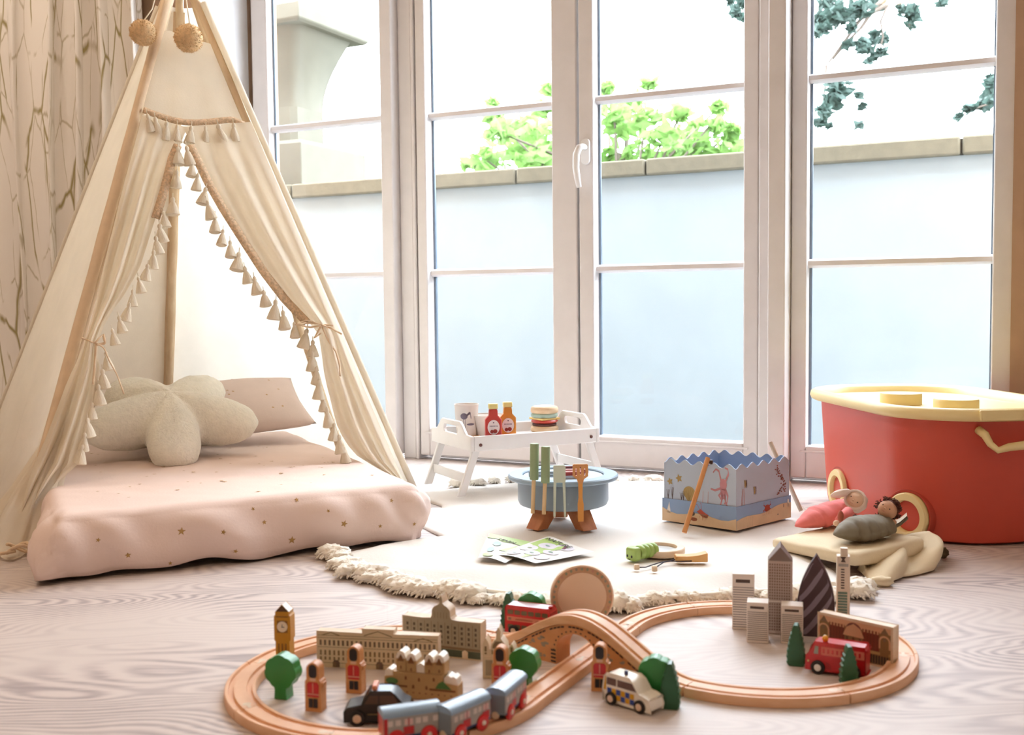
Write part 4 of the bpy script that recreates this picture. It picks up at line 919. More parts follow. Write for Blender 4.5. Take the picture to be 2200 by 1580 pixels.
# ================================================================ the doll's bag-bed and two dolls
CLOTH = M_('cream_canvas_cloth', '#EBD9B8', .9, var=.03, vs=12, bump=.15, bs=180)
pA, pBq, pC = fl(1653, 1178, .02), fl(1838, 1221, .02), fl(1992, 1192, .02); pD = pA+pC-pBq
bed = thing('doll_bed', 'cream canvas doll bed with slumped drawstring cloth, beside the red tub', 'doll bed', (pA+pC)/2)
BO = (pA+pC)/2; CB = [p-BO for p in (pA, pBq, pC, pD)]
loops = []
def bedloop(z, ins):
    pts = []
    for k in range(4):
        a, b = CB[k], CB[(k+1) % 4]
        for i in range(10):
            t = i/10; p = a.lerp(b, t); p = p*(1-ins); r = Vector((p.x, p.y, 0)); p = r*(1-.05*(abs(t-.0) < .05)); tt_ = max(0, min(1, (p.x+.14)/.28)); pts.append(Vector((p.x, p.y, z*.82*(.62+.55*tt_)+.0005+.0018*nz((p.x*22, p.y*22, z*30)))))
    return pts
loops = [bedloop(.0, .03), bedloop(.005, .0), bedloop(.016, -.008), bedloop(.027, -.004), bedloop(.033, .03), bedloop(.035, .12), bedloop(.034, .5), bedloop(.034, .97)]
build('pad', MB().loft(loops, CLOTH), bed, smooth=180)
# slumped cloth over the near right side
T_ = [(1806, 1170), (1845, 1176), (1885, 1170), (1925, 1156), (1962, 1146), (1995, 1142), (2014, 1156)]
Bm = [(1843, 1224), (1872, 1252), (1900, 1256), (1940, 1240), (1975, 1234), (2006, 1226), (2018, 1190)]
rows = []; nT = 44
TP = [at(x, y, lerp(1.985, 2.09, i/6))-BO for i, (x, y) in enumerate(T_)]; BP = [fl(x, y, .004)-BO for x, y in Bm]
for i in range(15):
    t = i/14; r = []
    for j in range(nT+1):
        u = j/nT; p = interp(TP, u).lerp(interp(BP, u), t); z0 = interp(TP, u).z; z1 = interp(BP, u).z
        p.z = lerp(z0, z1, t**1.5)+.010*math.sin(PI*t)*math.sin(u*15+t*3)+.005*nz((u*7, t*4, 3))*math.sin(PI*t); outw = Vector((.45, -.89, 0)); p += outw*(.016*math.sin(PI*t)*(.6+math.sin(u*15+1.5))); p.z = max(p.z, .002-BO.z)
        r.append(p)
    rows.append(r)
build('drawstring_cloth', MB().grid(rows, CLOTH), bed, smooth=180, recalc=False, thick=.002)
mb = MB(); k0 = fl(1893, 1250, .008)-BO
mb.ball(tuple(k0), (.022, .012, .009), CLOTH, 20, 12, fn=lambda d: 1+.35*nz(d*2.5, 1, 3)); build('bunched_corner', mb, bed, smooth=180)
tg = fl(2024, 1188, .014)-BO; TOG = M_('dark_olive_wool', '#5F5038', .95, var=.2, vs=90, bump=1, bs=200)
build('wool_toggle', MB().ball(tuple(tg), (.013, .010, .011), TOG, 16, 10, fn=lambda d: 1+.3*nz(d*4, 1, 1)), bed, smooth=180)
build('toggle_cord', MB().tube([at(2005, 1168, 2.06)-BO, at(2012, 1178, 2.05)-BO, tuple(tg)], .0022, CLOTH, 6), bed, smooth=180)
SKIN1 = M_('pale_doll_skin', '#E9C4A8', .8, bump=.1, bs=200); SKIN2 = M_('tan_doll_skin', '#C99878', .8, bump=.1, bs=200)
PINK = M_('coral_pink_quilt', '#F0827E', .8, var=.05, vs=20, bump=.3, bs=60); OLIV = M_('olive_quilt', '#7F7562', .7, var=.05, vs=20, bump=.2, bs=60); BONN = M_('blush_bonnet_cotton', '#F0DCD0', .9, bump=.2, bs=180)
EYE = M_('doll_eye_thread', '#4A342C', .6)
def bag(name, P0, P1, w, h, m, par, O, ridges, seed, open_=.0):
    """a padded sleeping bag: elliptical cross-sections from the foot P0 to the neck P1"""
    ax = (P1-P0); n = ax.normalized(); sx = n.cross(Vector((0, 0, 1))).normalized(); up = sx.cross(n); loops = []
    for i in range(33):
        t = i/32; k = max(.03, min(1, (t/.42)))**.62*(1-.20*max(0, (t-.6)/.4)); pf = 1-.13*(1-abs(math.sin(t*ridges*PI+.4)))**3
        c = P0+ax*t-O; lp = []
        for j in range(36):
            a = 2*PI*j/36; q = 1+.06*nz((math.cos(a)*2, math.sin(a)*2, t*5), 1, seed)
            lp.append(c+sx*(w*k*pf*q*math.cos(a))+up*(h*k*pf*q*(math.sin(a) if math.sin(a) > 0 else .75*math.sin(a))))
        loops.append(lp)
    return build(name, MB().loft(loops, m), par, smooth=180)
# doll in the coral bag
D0 = at(1710, 1134, 2.107); D1 = at(1820, 1095, 2.165); hc = at(1838, 1081, 2.145)
d1 = thing('rag_doll', 'soft doll in a blush bonnet tucked in a coral pink sleeping bag', 'doll', (D0.x, D0.y, .045)); O1 = Vector(d1.location)
bag('sleeping_bag', D0, D1, .036, .0245, PINK, d1, O1, 5, 1)
fx = Vector((-.36, -.83, .42)).normalized()       # the way the face looks
def headm(c, r, fdir, up, O):
    z = fdir.normalized(); x = up.cross(z).normalized(); y = z.cross(x); return Matrix(((x.x, y.x, z.x, c.x-O.x), (x.y, y.y, z.y, c.y-O.y), (x.z, y.z, z.z, c.z-O.z), (0, 0, 0, 1)))
H1 = headm(hc, .02, fx, Vector((.75, .2, .5)), O1)
hd = build('head', MB().ball((0, 0, 0), (.0215, .020, .020), SKIN1, 28, 18, H1), d1, smooth=180)
for x in (-.0085, .0085): build('eye', MB().ball((x, -.001, .0182), (.0014, .0014, .001), EYE, 8, 6, H1), hd, smooth=180)
build('nose', MB().ball((0, -.004, .0195), (.0022, .002, .002), SKIN1, 10, 8, H1), hd, smooth=180)
build('mouth', MB().tube([(-.004, -.009, .0172), (0, -.0102, .0168), (.004, -.009, .0172)], .0005, M_('mouth_thread', '#B0605A', .6), 5, M=H1), hd, smooth=180)
bn = MB()
prof = []
for i in range(15):
    t = lerp(.98, PI, i/14); prof.append((.0232*math.sin(t)*(1.02), .0232*math.cos(t)))
bn.lathe(prof, 30, BONN, H1, wob=lambda a, z: 1+.03*math.sin(8*a))
bn.tube([(.0194*math.cos(a), .0194*math.sin(a), .0128) for a in [2*PI*i/30 for i in range(30)]], [.0022*(1+.2*math.sin(i*2.1)) for i in range(30)], BONN, 8, True, H1)
build('bonnet', bn, d1, smooth=180)
ear = at(1806, 1064, 2.14)-O1
for c, s in ((ear, (.021, .009, .008)), ):
    build('bonnet_ear', MB().ball((0, 0, 0), s, BONN, 18, 12, Matrix.Translation(c) @ Matrix.Rotation(-.25, 4, 'Y'), fn=lambda d: 1+.15*nz(d*2, 1, 5)), d1, smooth=180)
arm = [at(1822, 1104, 2.10), at(1812, 1112, 2.075), at(1800, 1122, 2.06)]
build('arm', MB().tube([p-O1 for p in arm], [.011, .0095, .0065], PINK, 12), d1, smooth=180)
build('hand', MB().ball(tuple(at(1797, 1128, 2.055)-O1), (.0065, .006, .006), SKIN1, 14, 10), d1, smooth=180)
build('arm', MB().ball(tuple(at(1806, 1113, 2.045)-O1), (.006, .005, .011), M_('rust_felt', '#B0604E', .9), 14, 10), d1, smooth=180)
d1.location.z += .003
# doll in the olive bag
E0 = at(1793, 1149, 1.972); E1 = at(1902, 1131, 2.017); hc = at(1907, 1096, 2.02)
d2_ = thing('rag_doll', 'soft tan doll with curly brown hair in an olive quilted sleeping bag', 'doll', (E0.x, E0.y, .045)); O2 = Vector(d2_.location)
bag('sleeping_bag', E0, E1, .040, .027, OLIV, d2_, O2, 6, 6)
f2d = Vector((-.42, -.75, .50)).normalized(); H2 = headm(hc, .02, f2d, Vector((.65, .3, .45)), O2)
hd = build('head', MB().ball((0, 0, 0), (.0185, .0175, .0175), SKIN2, 28, 18, H2), d2_, smooth=180)
for x in (-.0075, .0075): build('eye', MB().ball((x, 0, .0160), (.0014, .0014, .001), EYE, 8, 6, H2), hd, smooth=180)
build('nose', MB().ball((0, -.004, .017), (.002, .0018, .002), SKIN2, 10, 8, H2), hd, smooth=180)
build('mouth', MB().tube([(-.0035, -.0085, .0148), (0, -.0095, .0143), (.0035, -.0085, .0148)], .0005, M_('mouth_thread', '#B0605A', .6), 5, M=H2), hd, smooth=180)
HAIR = M_('brown_wool_hair', '#5A3228', .9, var=.2, vs=60); mb = MB(); R0 = random.Random(9)
mb.ball((0, .003, -.004), (.0186, .0185, .0165), HAIR, 22, 14, H2)
for _ in range(170):
    d = Vector((R0.gauss(0, 1), R0.gauss(.5, 1), R0.gauss(-.5, .9))).normalized()
    if d.z > .45 or d.y < -.45 and d.z > -.1: continue
    s = d.orthogonal().normalized(); s = Matrix.Rotation(R0.uniform(0, 6), 3, d) @ s; u = d.cross(s); pts = []
    for i in range(8): pts.append(d*(.0165+i*.0014)+s*(.0022*math.cos(i*1.3))+u*(.0022*math.sin(i*1.3)))
    mb.tube(pts, [.0013]*6+[.001, .0006], HAIR, 5, M=H2)
build('hair', mb, d2_, smooth=180)
build('collar', MB().ball(tuple(at(1899, 1117, 2.03)-O2), (.012, .010, .007), M_('orange_jersey', '#E8A24A', .85), 16, 10), d2_, smooth=180)
build('hand', MB().ball(tuple(at(1917, 1123, 2.01)-O2), (.0085, .0065, .006), SKIN2, 14, 10), d2_, smooth=180)
fp = [at(1900, 1140, 2.02), at(1916, 1136, 2.02), at(1934, 1126, 2.035), at(1950, 1112, 2.05)]; fb = [at(1905, 1128, 2.06), at(1920, 1124, 2.065), at(1936, 1116, 2.07), at(1948, 1106, 2.07)]
build('bag_hood', MB().grid([[p-O2 for p in fp], [p.lerp(q, .5)-O2-Vector((0, 0, .006)) for p, q in zip(fp, fb)], [q-O2 for q in fb]], OLIV), d2_, smooth=180, recalc=False, thick=.004)
build('hood_lining', MB().grid([[p-O2+Vector((-.001, -.001, .004)) for p in fp], [p.lerp(q, .5)-O2-Vector((0, 0, .0015)) for p, q in zip(fp, fb)], [q-O2+Vector((0, 0, .004)) for q in fb]], M_('cream_fleece_lining', '#E3D6C4', .95, bump=.5, bs=200)), d2_, smooth=180, recalc=False)

# ================================================================ booklet, magnifier ring, caterpillar, corded wedge
bk = thing('booklet', 'open green and white nature booklet lying on the play mat', 'booklet', fl(1140, 1190, MZ)); OB = Vector(bk.location)
PAP = M_('glossy_paper', '#F1F0EC', .3, var=.01); GRN = M_('leaf_green_print', '#B5D27A', .35); TEAL = M_('teal_leaf_print', '#8FB0A2', .35); LILAC = M_('pale_lilac_print', '#E4E0EA', .35); PLUM = M_('plum_print', '#7A3A4C', .35)
def page(name, c00, c10, c11, c01, lift, deco):
    P = [fl(x, y, z) for x, y, z in (c00, c10, c11, c01)]
    def S_(u, v, o=0): p = P[0].lerp(P[1], u).lerp(P[3].lerp(P[2], u), v); return Vector((p.x, p.y, p.z+lift*math.sin(PI*u)*.5+lift*.45+.0022*(1+math.sin(4*u+2*v))+o))-OB
    mb = MB(); n = 16; mb.grid([[S_(j/n, i/n) for j in range(n+1)] for i in range(n+1)], PAP)
    for k, (poly, m) in enumerate(deco):
        cx, cy = sum(p[0] for p in poly)/len(poly), sum(p[1] for p in poly)/len(poly); o = .0007+.00025*k/len(deco)*4
        mb.add([S_(cx, cy, o)]+[S_(min(max(x, 0.01), .99), min(max(y, .01), .99), o) for x, y in poly], [(0, 1+i, 1+(i+1) % len(poly)) for i in range(len(poly))], m)
    build(name, mb, bk, smooth=180, recalc=False); return S_
band = [(i/12, .78+.04*math.sin(i)) for i in range(13)]
dA = [(band+[(1, .995), (0, .995)], GRN), ([(.45, .35), (.95, .45), (.95, .75), (.7, .7)], GRN), (ell(.30, .60, .10, .10), TEAL), (ell(.26, .32, .10, .10), TEAL), (ell(.30, .10, .18, .07), GRN)]
Sa = page('page', (1027, 1203, MZ+.001), (1085, 1212, MZ+.001), (1158, 1172, MZ+.006), (1051, 1152, MZ+.008), .003, dA)
dB = [(rect(.05, .05, .62, .92), GRN), (ell(.60, .80, .16, .12), LILAC), (ell(.38, .66, .17, .12), LILAC), (ell(.66, .50, .14, .10), LILAC), (ell(.24, .42, .17, .12), LILAC), (ell(.50, .28, .16, .10), LILAC), (ell(.26, .14, .14, .09), LILAC), (ell(.80, .24, .12, .10), LILAC),
      ([(.54, .86), (.58, .88), (.66, .75), (.62, .72)], PLUM), (ell(.38, .66, .05, .02), TEAL), (ell(.26, .42, .05, .025), M_('moss_print', '#7E8A4A', .4)), (ell(.66, .50, .05, .02), TEAL), (ell(.5, .28, .05, .02), TEAL), (ell(.27, .14, .05, .02), TEAL)]
Sb = page('page', (1066, 1197, MZ+.004), (1150, 1213, MZ+.001), (1277, 1189, MZ+.003), (1180, 1158, MZ+.009), .003, dB)
def text(body, parent, M, size, m, name='lettering', ext=.0002):
    c = bpy.data.curves.new(name, 'FONT'); c.body = body; c.size = size; c.align_x = 'CENTER'; c.align_y = 'CENTER'; c.extrude = ext; t = bpy.data.objects.new(name, c); COL.objects.link(t)
    bpy.context.view_layer.update(); me = bpy.data.meshes.new_from_object(t.evaluated_get(bpy.context.evaluated_depsgraph_get())); COL.objects.unlink(t); bpy.data.objects.remove(t)
    me.materials.clear(); me.materials.append(m); o = bpy.data.objects.new(name, me); COL.objects.link(o); o.parent = parent; o.matrix_local = M; return o
def frame(p, x, y): x = x.normalized(); z = x.cross(y).normalized(); y = z.cross(x); return Matrix(((x.x, y.x, z.x, p.x), (x.y, y.y, z.y, p.y), (x.z, y.z, z.z, p.z), (0, 0, 0, 1)))
text('NATURE', bk, frame(Sb(.38, .86, .0018), Sb(.75, .84)-Sb(.05, .88), Sb(.4, 1)-Sb(.4, .5)), .019, INK)
text('LEARN', bk, frame(Sa(.45, .80, .0018), Sa(.8, .80)-Sa(.2, .82), Sa(.5, 1)-Sa(.5, .5)), .014, INK)
rg = thing('magnifier_ring', 'pale wooden ring with a clear lens lying on the play mat', 'toy', fl(1416, 1188, MZ))
build('ring', MB().lathe([(.035, 0), (.048, 0), (.0495, .002), (.0495, .011), (.048, .0125), (.035, .0125), (.034, .011), (.034, .002), (.035, 0)], 56, PALEW), rg, smooth=40)
build('lens', MB().lathe([(0, .005), (.0338, .005), (.0338, .0065), (0, .0085)], 40, M_('milky_lens', '#DDE4E8', .08, spec=.8)), rg, smooth=60)
ct = thing('toy_caterpillar', 'light green segmented wooden caterpillar beside the magnifier ring', 'toy', fl(1374, 1203, MZ), .62)
CG = M_('caterpillar_green', '#A9C66A', .45, coat=.15); CGD = M_('caterpillar_leaf_green', '#98B85A', .45, coat=.15)
for k in range(4): build('segment', MB().lathe([(0, -.0055), (.012, -.0055), (.0138, -.003), (.0138, .003), (.012, .0055), (0, .0055)], 26, (CG, CGD)[k % 2], Matrix.Translation((.0015+k*.0105, 0, .0142)) @ Matrix.Rotation(PI/2, 4, 'Y')), ct, smooth=40)
hd = build('head', MB().box((-.015, 0, .0135), (.020, .027, .026), CG), ct, bevel=.006, seg=4)
for y in (-.006, .006): build('eye', MB().ball((-.0252, y, .010), (.001, .0022, .0026), BLACK, 10, 8), hd, smooth=180)
build('smile', MB().tube([(-.0254, -.003, .0055), (-.0256, 0, .0042), (-.0254, .003, .0055)], .0006, BLACK, 5), hd, smooth=180)
wd = thing('corded_wedge', 'orange wood wedge with a dark cord ending in two beads', 'toy', fl(1484, 1206, MZ), .02); OW = Vector(wd.location)
build('wedge', MB().prism([(-.029, 0), (.030, 0), (.030, .017), (.012, .0125), (-.008, .011), (-.029, .012)], -.012, .012, M_('amber_toy_wood', '#E6B069', .5, col2='#DCA25A', vs=10)), wd, bevel=.002)
build('cord', MB().tube([fl(x, y, MZ+.003)-OW for x, y in ((1486, 1206), (1464, 1207), (1440, 1206), (1420, 1208), (1400, 1214), (1385, 1219), (1372, 1219))], .0011, M_('navy_cord', '#3A3848', .8), 6), wd, smooth=180)
build('cord', MB().tube([fl(x, y, MZ+.003)-OW for x, y in ((1452, 1202), (1438, 1206), (1426, 1208), (1416, 1214), (1410, 1218))], .0011, M_('navy_cord', '#3A3848', .8), 6), wd, smooth=180)
for x, y in ((1366, 1218), (1404, 1222)): build('bead', MB().lathe([(.002, -.005), (.005, -.0045), (.0056, 0), (.005, .0045), (.002, .005)], 18, PALEW, Matrix.Translation(fl(x, y, MZ+.006)-OW) @ Matrix.Rotation(PI/2, 4, 'Y')), wd, smooth=50)
# ================================================================ wooden train track
TPROF = [(-.02, 0), (-.02, .0105), (-.0188, .012), (-.0150, .012), (-.0142, .0088), (-.0088, .0088), (-.0080, .012), (.0080, .012), (.0088, .0088), (.0142, .0088), (.0150, .012), (.0188, .012), (.02, .0105), (.02, 0)]
TRD = M_('track_groove_wood', '#D99C72', .5, var=.05)
def sweep(mb, P, hz=None, prof=TPROF, m=BEECH):
    rows = []
    for i, p in enumerate(P):
        t = (P[min(i+1, len(P)-1)]-P[max(i-1, 0)]); t.z = 0; t.normalize(); x = Vector((t.y, -t.x, 0)); h = hz[i] if hz else 0
        rows.append([p+x*a+Vector((0, 0, b+h)) for a, b in prof])
    k = len(prof); vs = [v for r in rows for v in r]; fs = []
    for i in range(len(rows)-1):
        for j in range(k): l = (j+1) % k; fs.append((i*k+j, i*k+l, (i+1)*k+l, (i+1)*k+j))
    n = len(vs); o = len(mb.v)
    tri = geometry.tessellate_polygon([[Vector((a, b, 0)) for a, b in prof]])
    fs += [tuple(t) for t in tri]+[tuple(n-k+i for i in t) for t in tri]
    mb.add(vs, fs, m)
    mb.f = [(f, (TRD if (i < (len(rows)-1)*k and i % k in (4, 8)) and len(prof) > 10 else mm)) if i >= len(mb.f)-len(fs) and False else (f, mm) for i, (f, mm) in enumerate(mb.f)]
    return mb
def track(label, P, grp, peg=True):
    c = sum(P, Vector())/len(P); c.z = .0004; t = thing('train_track', label, 'toy train track', c, 0, grp)
    build('rail', sweep(MB(), [p-Vector((c.x, c.y, 0)) for p in P]), t, smooth=40)
    if peg:                                   # round-headed joining peg at the leading end
        d = (P[-1]-P[-2]).normalized(); a = P[-1]-Vector((c.x, c.y, 0)); s_ = MB()
        s_.lathe([(0, .0122), (.0052, .0122), (.0056, .0118)], 18, PALEW, Matrix.Translation(a-d*.011)); s_.box((0, 0, .0121), (.013, .0042, .0003), PALEW, Matrix.Translation(a-d*.004) @ Matrix.Rotation(math.atan2(d.y, d.x), 4, 'Z'))
        build('joining_peg', s_, t, smooth=40)
    return t
X0 = Vector((.094, 1.452, 0)); BRA = -.68; BD = Vector((math.cos(BRA), math.sin(BRA), 0)); BL2 = .168
BRE, BLE = X0+BD*BL2, X0-BD*BL2
CRc, CLc, RC = Vector((.344, 1.508, 0)), Vector((-.158, 1.391, 0)), .2
def catmull(pts, n):
    out = []; P = [2*pts[0]-pts[1]]+pts+[2*pts[-1]-pts[-2]]
    for i in range(1, len(P)-2):
        for k in range(n):
            t = k/n; a, b, c, d = P[i-1:i+3]
            out.append(.5*((2*b)+(c-a)*t+(2*a-5*b+4*c-d)*t*t+(3*b-a-3*c+d)*t**3))
    out.append(pts[-1]); return out
pol = lambda C, a, r=RC: C+Vector((r*math.cos(math.radians(a)), r*math.sin(math.radians(a)), 0))
DRE, DLE = X0+Vector((.077, .146, 0)), X0-Vector((.077, .146, 0))
def arcpath(a, P, C, b, Q, n=110):           # circular run whose ends meet the straight pieces exactly
    o = []
    for i in range(n+1):
        t = i/n; p = pol(C, lerp(a, b, t)); e0, e1 = P-pol(C, a), Q-pol(C, b); k0 = max(0, 1-t*5)**2; k1 = max(0, 1-(1-t)*5)**2; o.append(p+e0*k0+e1*k1)
    return o
rightp = arcpath(-127, BRE, CRc, 152.5, DRE); leftp = arcpath(53, BLE, CLc, 334, DLE)
def cut(P, fr, gap=.0006):
    n = len(P); ids = [int(round(f*(n-1))) for f in fr]; out = []
    for a, b in zip(ids, ids[1:]):
        q = [p.copy() for p in P[a:b+1]]; q[0] = q[0]+(q[1]-q[0]).normalized()*gap; q[-1] = q[-1]-(q[-1]-q[-2]).normalized()*gap; out.append(q)
    return out
LR = ['curved wooden track piece leaving the foot of the brick bridge, front of the right loop', 'curved wooden track piece nearest the camera on the right loop', 'curved wooden track piece beside the shop front at the right end of the right loop', 'curved wooden track piece behind the shop front on the right loop', 'curved wooden track piece behind the tall tower blocks', 'curved wooden track piece at the back of the right loop, left of the tower blocks']
for q, l in zip(cut(rightp, [0, .2, .4, .56, .70, .84, 1]), LR): track(l, q, 'curved tracks of the right loop')
LL = ['curved wooden track piece behind the palace, leading up to the bridge', 'curved wooden track piece behind the clock tower', 'curved wooden track piece at the far left end of the left loop', 'curved wooden track piece at the front left of the left loop', 'curved wooden track piece under the first train carriage', 'curved wooden track piece under the last train carriage']
for q, l in zip(cut(leftp, [0, .22, .40, .57, .72, .87, 1]), LL): track(l, q, 'curved tracks of the left loop')
dg_ = [DLE.lerp(DRE, i/20) for i in range(21)]
qs = cut(dg_, [0, .5, 1])
track('straight wooden track piece running down-left from under the bridge', qs[0], 'straight crossing tracks'); track('straight wooden track piece behind and beneath the bridge arch', qs[1], 'straight crossing tracks')
# the bridge
br = thing('toy_bridge', 'arched wooden toy bridge with printed stonework carrying track over track', 'toy bridge', X0, BRA)
hfun = lambda t: .0615*.5*(1+math.cos(PI*min(1, abs(t)/BL2)))
T = [lerp(-BL2+.0006, BL2-.0006, i/60) for i in range(61)]
build('deck', sweep(MB(), [Vector((t, 0, 0)) for t in T], [hfun(t)+.0004 for t in T]), br, smooth=40)
STW = M_('orange_bridge_wood', '#DD9A68', .5, col2='#D58E5A', vs=9, stretch=(5, 5, 5)); GREYP = M_('grey_stone_print', '#A08E78', .6); DKP = M_('dark_arch_print', '#3E332C', .6)
aw, ah = .034, .048
bot = [(-BL2+.012, 0), (-aw, 0), (-aw, .020)]+arc(0, .020, aw, ah-.020, PI, 0, 18)+[(aw, .020), (aw, 0), (BL2-.012, 0)]
topl = [(t, hfun(t)-.0006) for t in [lerp(BL2-.012, -BL2+.012, i/50) for i in range(51)]]
topl = [(t, max(z, .001)) for t, z in topl]
mb = MB(); mb.prism(bot+topl, -.0165, .0165, STW)
R0 = random.Random(4)
for _ in range(120):
    t = R0.uniform(-BL2+.02, BL2-.02); z = R0.uniform(.004, hfun(t)-.009); a = R0.uniform(.0022, .0050); b = R0.uniform(.0010, .0022)
    if z < .004 or z > hfun(t)-.008 or (abs(t) < aw+.011 and z < ah+.007): continue
    mb.decal(ell(t, z, a, b, 8), (0, -.0165, 0), (1, 0, 0), (0, 0, 1), GREYP)
for k in range(44):                           # dark dashes along the parapet
    if k % 5 == 4: continue
    t = lerp(-BL2+.03, BL2-.03, k/43); z = hfun(t)-.0042; sl = (hfun(t+.001)-hfun(t-.001))/.002
    mb.decal([(t-.0026, z-.0012-.0026*sl), (t+.0026, z-.0012+.0026*sl), (t+.0026, z+.0012+.0026*sl), (t-.0026, z+.0012-.0026*sl)], (0, -.0165, 0), (1, 0, 0), (0, 0, 1), DKP, .0005)
for k in range(15):
    a = PI*k/14; x, z = (aw+.0035)*math.cos(a), .020+(ah-.020+.0035)*math.sin(a); mb.decal([(x+.0016*math.cos(q), z+.0016*math.sin(q)) for q in (a-.9, a+.9, a+2.2, a+4.0)], (0, -.0165, 0), (1, 0, 0), (0, 0, 1), DKP, .0005)
for s in (-1, 1):
    for k in range(4): mb.decal(rect(s*(aw+.0045)-.0042, .002+k*.0052, s*(aw+.0045)+.0042, .0046+k*.0052), (0, -.0165, 0), (1, 0, 0), (0, 0, 1), DKP, .0005)
build('arch_wall', mb, br, smooth=30, recalc=False)

# ================================================================ flat printed toy pieces
def standing(name, label, cat, pL, pR, group=None):
    """a thing on the floor whose front runs from pL to pR (x right, y away from the front)"""
    d = pR-pL; t = thing(name, label, cat, (pL.x, pL.y, .0003), math.atan2(d.y, d.x), group); return t, d.length
FD = dict(ux=(1, 0, 0), uz=(0, 0, 1))
def dec(mb, poly, m, y=0, off=.0003): mb.decal(poly, (0, y, 0), (1, 0, 0), (0, 0, 1), m, off)
def win(mb, x, z, w, h, m=INKB): dec(mb, rect(x-w/2, z-h/2, x+w/2, z+h/2), m)
# clock tower
GOLDW = M_('gold_toy_paint', '#C98A1E', .45, var=.04); GOLDD = M_('dark_gold_print', '#8A5A14', .5); ROOFB = M_('brown_roof_print', '#5A3A1E', .5)
pL = fl(594, 1442); pR = fl(624, 1443); t, w = standing('toy_clock_tower', 'tall gold toy clock tower with brown pointed roof behind the leftmost round tree', 'toy building', pL, pR)
w = .0195; hz_ = .092; ov = .0018
mb = MB(); mb.prism([(0, 0), (w, 0), (w, .041), (w+ov, .043), (w+ov, .076), (w, .078), (w, .082), (w/2, hz_), (0, .082), (0, .078), (-ov, .076), (-ov, .043), (0, .041)], 0, .018, GOLDW)
dec(mb, [(.0005, .0825), (w-.0005, .0825), (w/2, hz_-.0005)], ROOFB); dec(mb, rect(.001, .0745, w-.001, .0762), GOLDD); dec(mb, rect(.0022, .053, w-.0022, .070), GOLDD)
dec(mb, ell(w/2, .0615, .0074, .0074, 24), M_('clock_face_cream', '#F0DCC4', .5), 0, .0005); dec(mb, rect(w/2-.0012, .0605, w/2+.003, .0616), INK, 0, .0007); dec(mb, rect(w/2-.0005, .0607, w/2+.0004, .0650), INK, 0, .0007)
for k in range(3): dec(mb, rect(.003+k*.005, .006, .0055+k*.005, .038), GOLDD)
for v in ((w+.0002),): mb.add([(w/2, .0, hz_+.0002), (w, 0, .0824), (w, .018, .0824), (w/2, .018, hz_+.0002)], [(0, 1, 2, 3)], CREAM)
build('tower', mb, t, bevel=.0006, smooth=30, recalc=False)
# palace
FACB = M_('facade_buff_print', '#D9C4A4', .55, var=.03); FACD = M_('facade_line_print', '#80684E', .6)
def facade(t, w, outline, depth, bev=.0008): mb = MB(); mb.prism(outline, 0, depth, PALEW); dec(mb, [(x+(.0006 if x < w/2 else -.0006), z+(.0006 if z < .01 else -.0006)) for x, z in outline], FACB, 0, .0002); return mb
pL = fl(682, 1433); pR = fl(942, 1446); t, w = standing('toy_palace', 'long buff toy palace front with raised centre and printed windows', 'toy building', pL, pR)
h = .050; mb = facade(t, w, [(0, 0), (w, 0), (w, h), (.64*w, h), (.64*w, h+.0055), (.38*w, h+.0055), (.38*w, h), (0, h)], .016)
for z in (.006, .028, .041, .0445): dec(mb, rect(.001, z, w-.001, z+.0007), FACD, 0, .0004)
for a, b, z, hh in ((.04, .20, .0445, .005), (.80, .96, .0415, .005), (.39, .63, .046, .0075)): dec(mb, [(a*w, z), (a*w+.001, z+.0012), ((a+b)/2*w, z+hh), (b*w-.001, z+.0012), (b*w, z), (b*w-.002, z), ((a+b)/2*w, z+hh-.0012), (a*w+.002, z)], FACD, 0, .0005)
for k in range(26):
    x = .0055+k*(w-.011)/25
    win(mb, x, .0345, .0030, .0075); win(mb, x, .0205, .0028, .0070, FACD); win(mb, x, .0125, .0026, .0045, FACD)
    if k % 2 == 0: dec(mb, rect(x+.0028, .0285, x+.0036, .0405), PALEW, 0, .0005)
for x in (.16*w, .31*w, .52*w, .74*w, .88*w): dec(mb, [(x-.005, .0005), (x+.005, .0005), (x+.005, .007), (x+.003, .0105), (x-.003, .0105), (x-.005, .007)], INKB, 0, .0006); dec(mb, [(x-.0045, .0005), (x-.0005, .0005), (x-.0005, .008), (x-.0045, .007)], FACD, 0, .0008)
build('palace_front', mb, t, bevel=.0006, smooth=30, recalc=False)
# domed gallery
pL = fl(866, 1402); pR = fl(1034, 1422); t, w = standing('toy_gallery', 'grey-brown toy gallery with a central dome, standing behind the palace', 'toy building', pL, pR)
GREYF = M_('grey_facade_print', '#A3937C', .6, var=.03); GREYW = M_('dark_window_print', '#5A4E40', .6); DGREEN = M_('dark_green_print', '#4C5240', .6)
h = .054; c = .50*w; dome = [(c+.0165, h+.001), (c+.0145, h+.004)]+[(c+.0150*math.cos(a), h+.008+.0135*math.sin(a)) for a in [PI*i/18 for i in range(2, 8)]]+[(c+.0024, h+.0235), (c+.0018, h+.031), (c, h+.034), (c-.0018, h+.031), (c-.0024, h+.0235)]+[(c+.0150*math.cos(a), h+.008+.0135*math.sin(a)) for a in [PI*i/18 for i in range(11, 17)]]+[(c-.0145, h+.004), (c-.0165, h+.001)]
out = [(0, 0), (w, 0), (w, h), (c+.028, h)]+dome+[(c-.028, h), (0, h)]
mb = MB(); mb.prism(out, 0, .018, PALEW); cx0, cz0 = c, h*.5
dec(mb, [(cx0+(x-cx0)*.985, .0008+(z-.0008)*.99 if z > .01 else .002) for x, z in out], GREYF, 0, .0002)
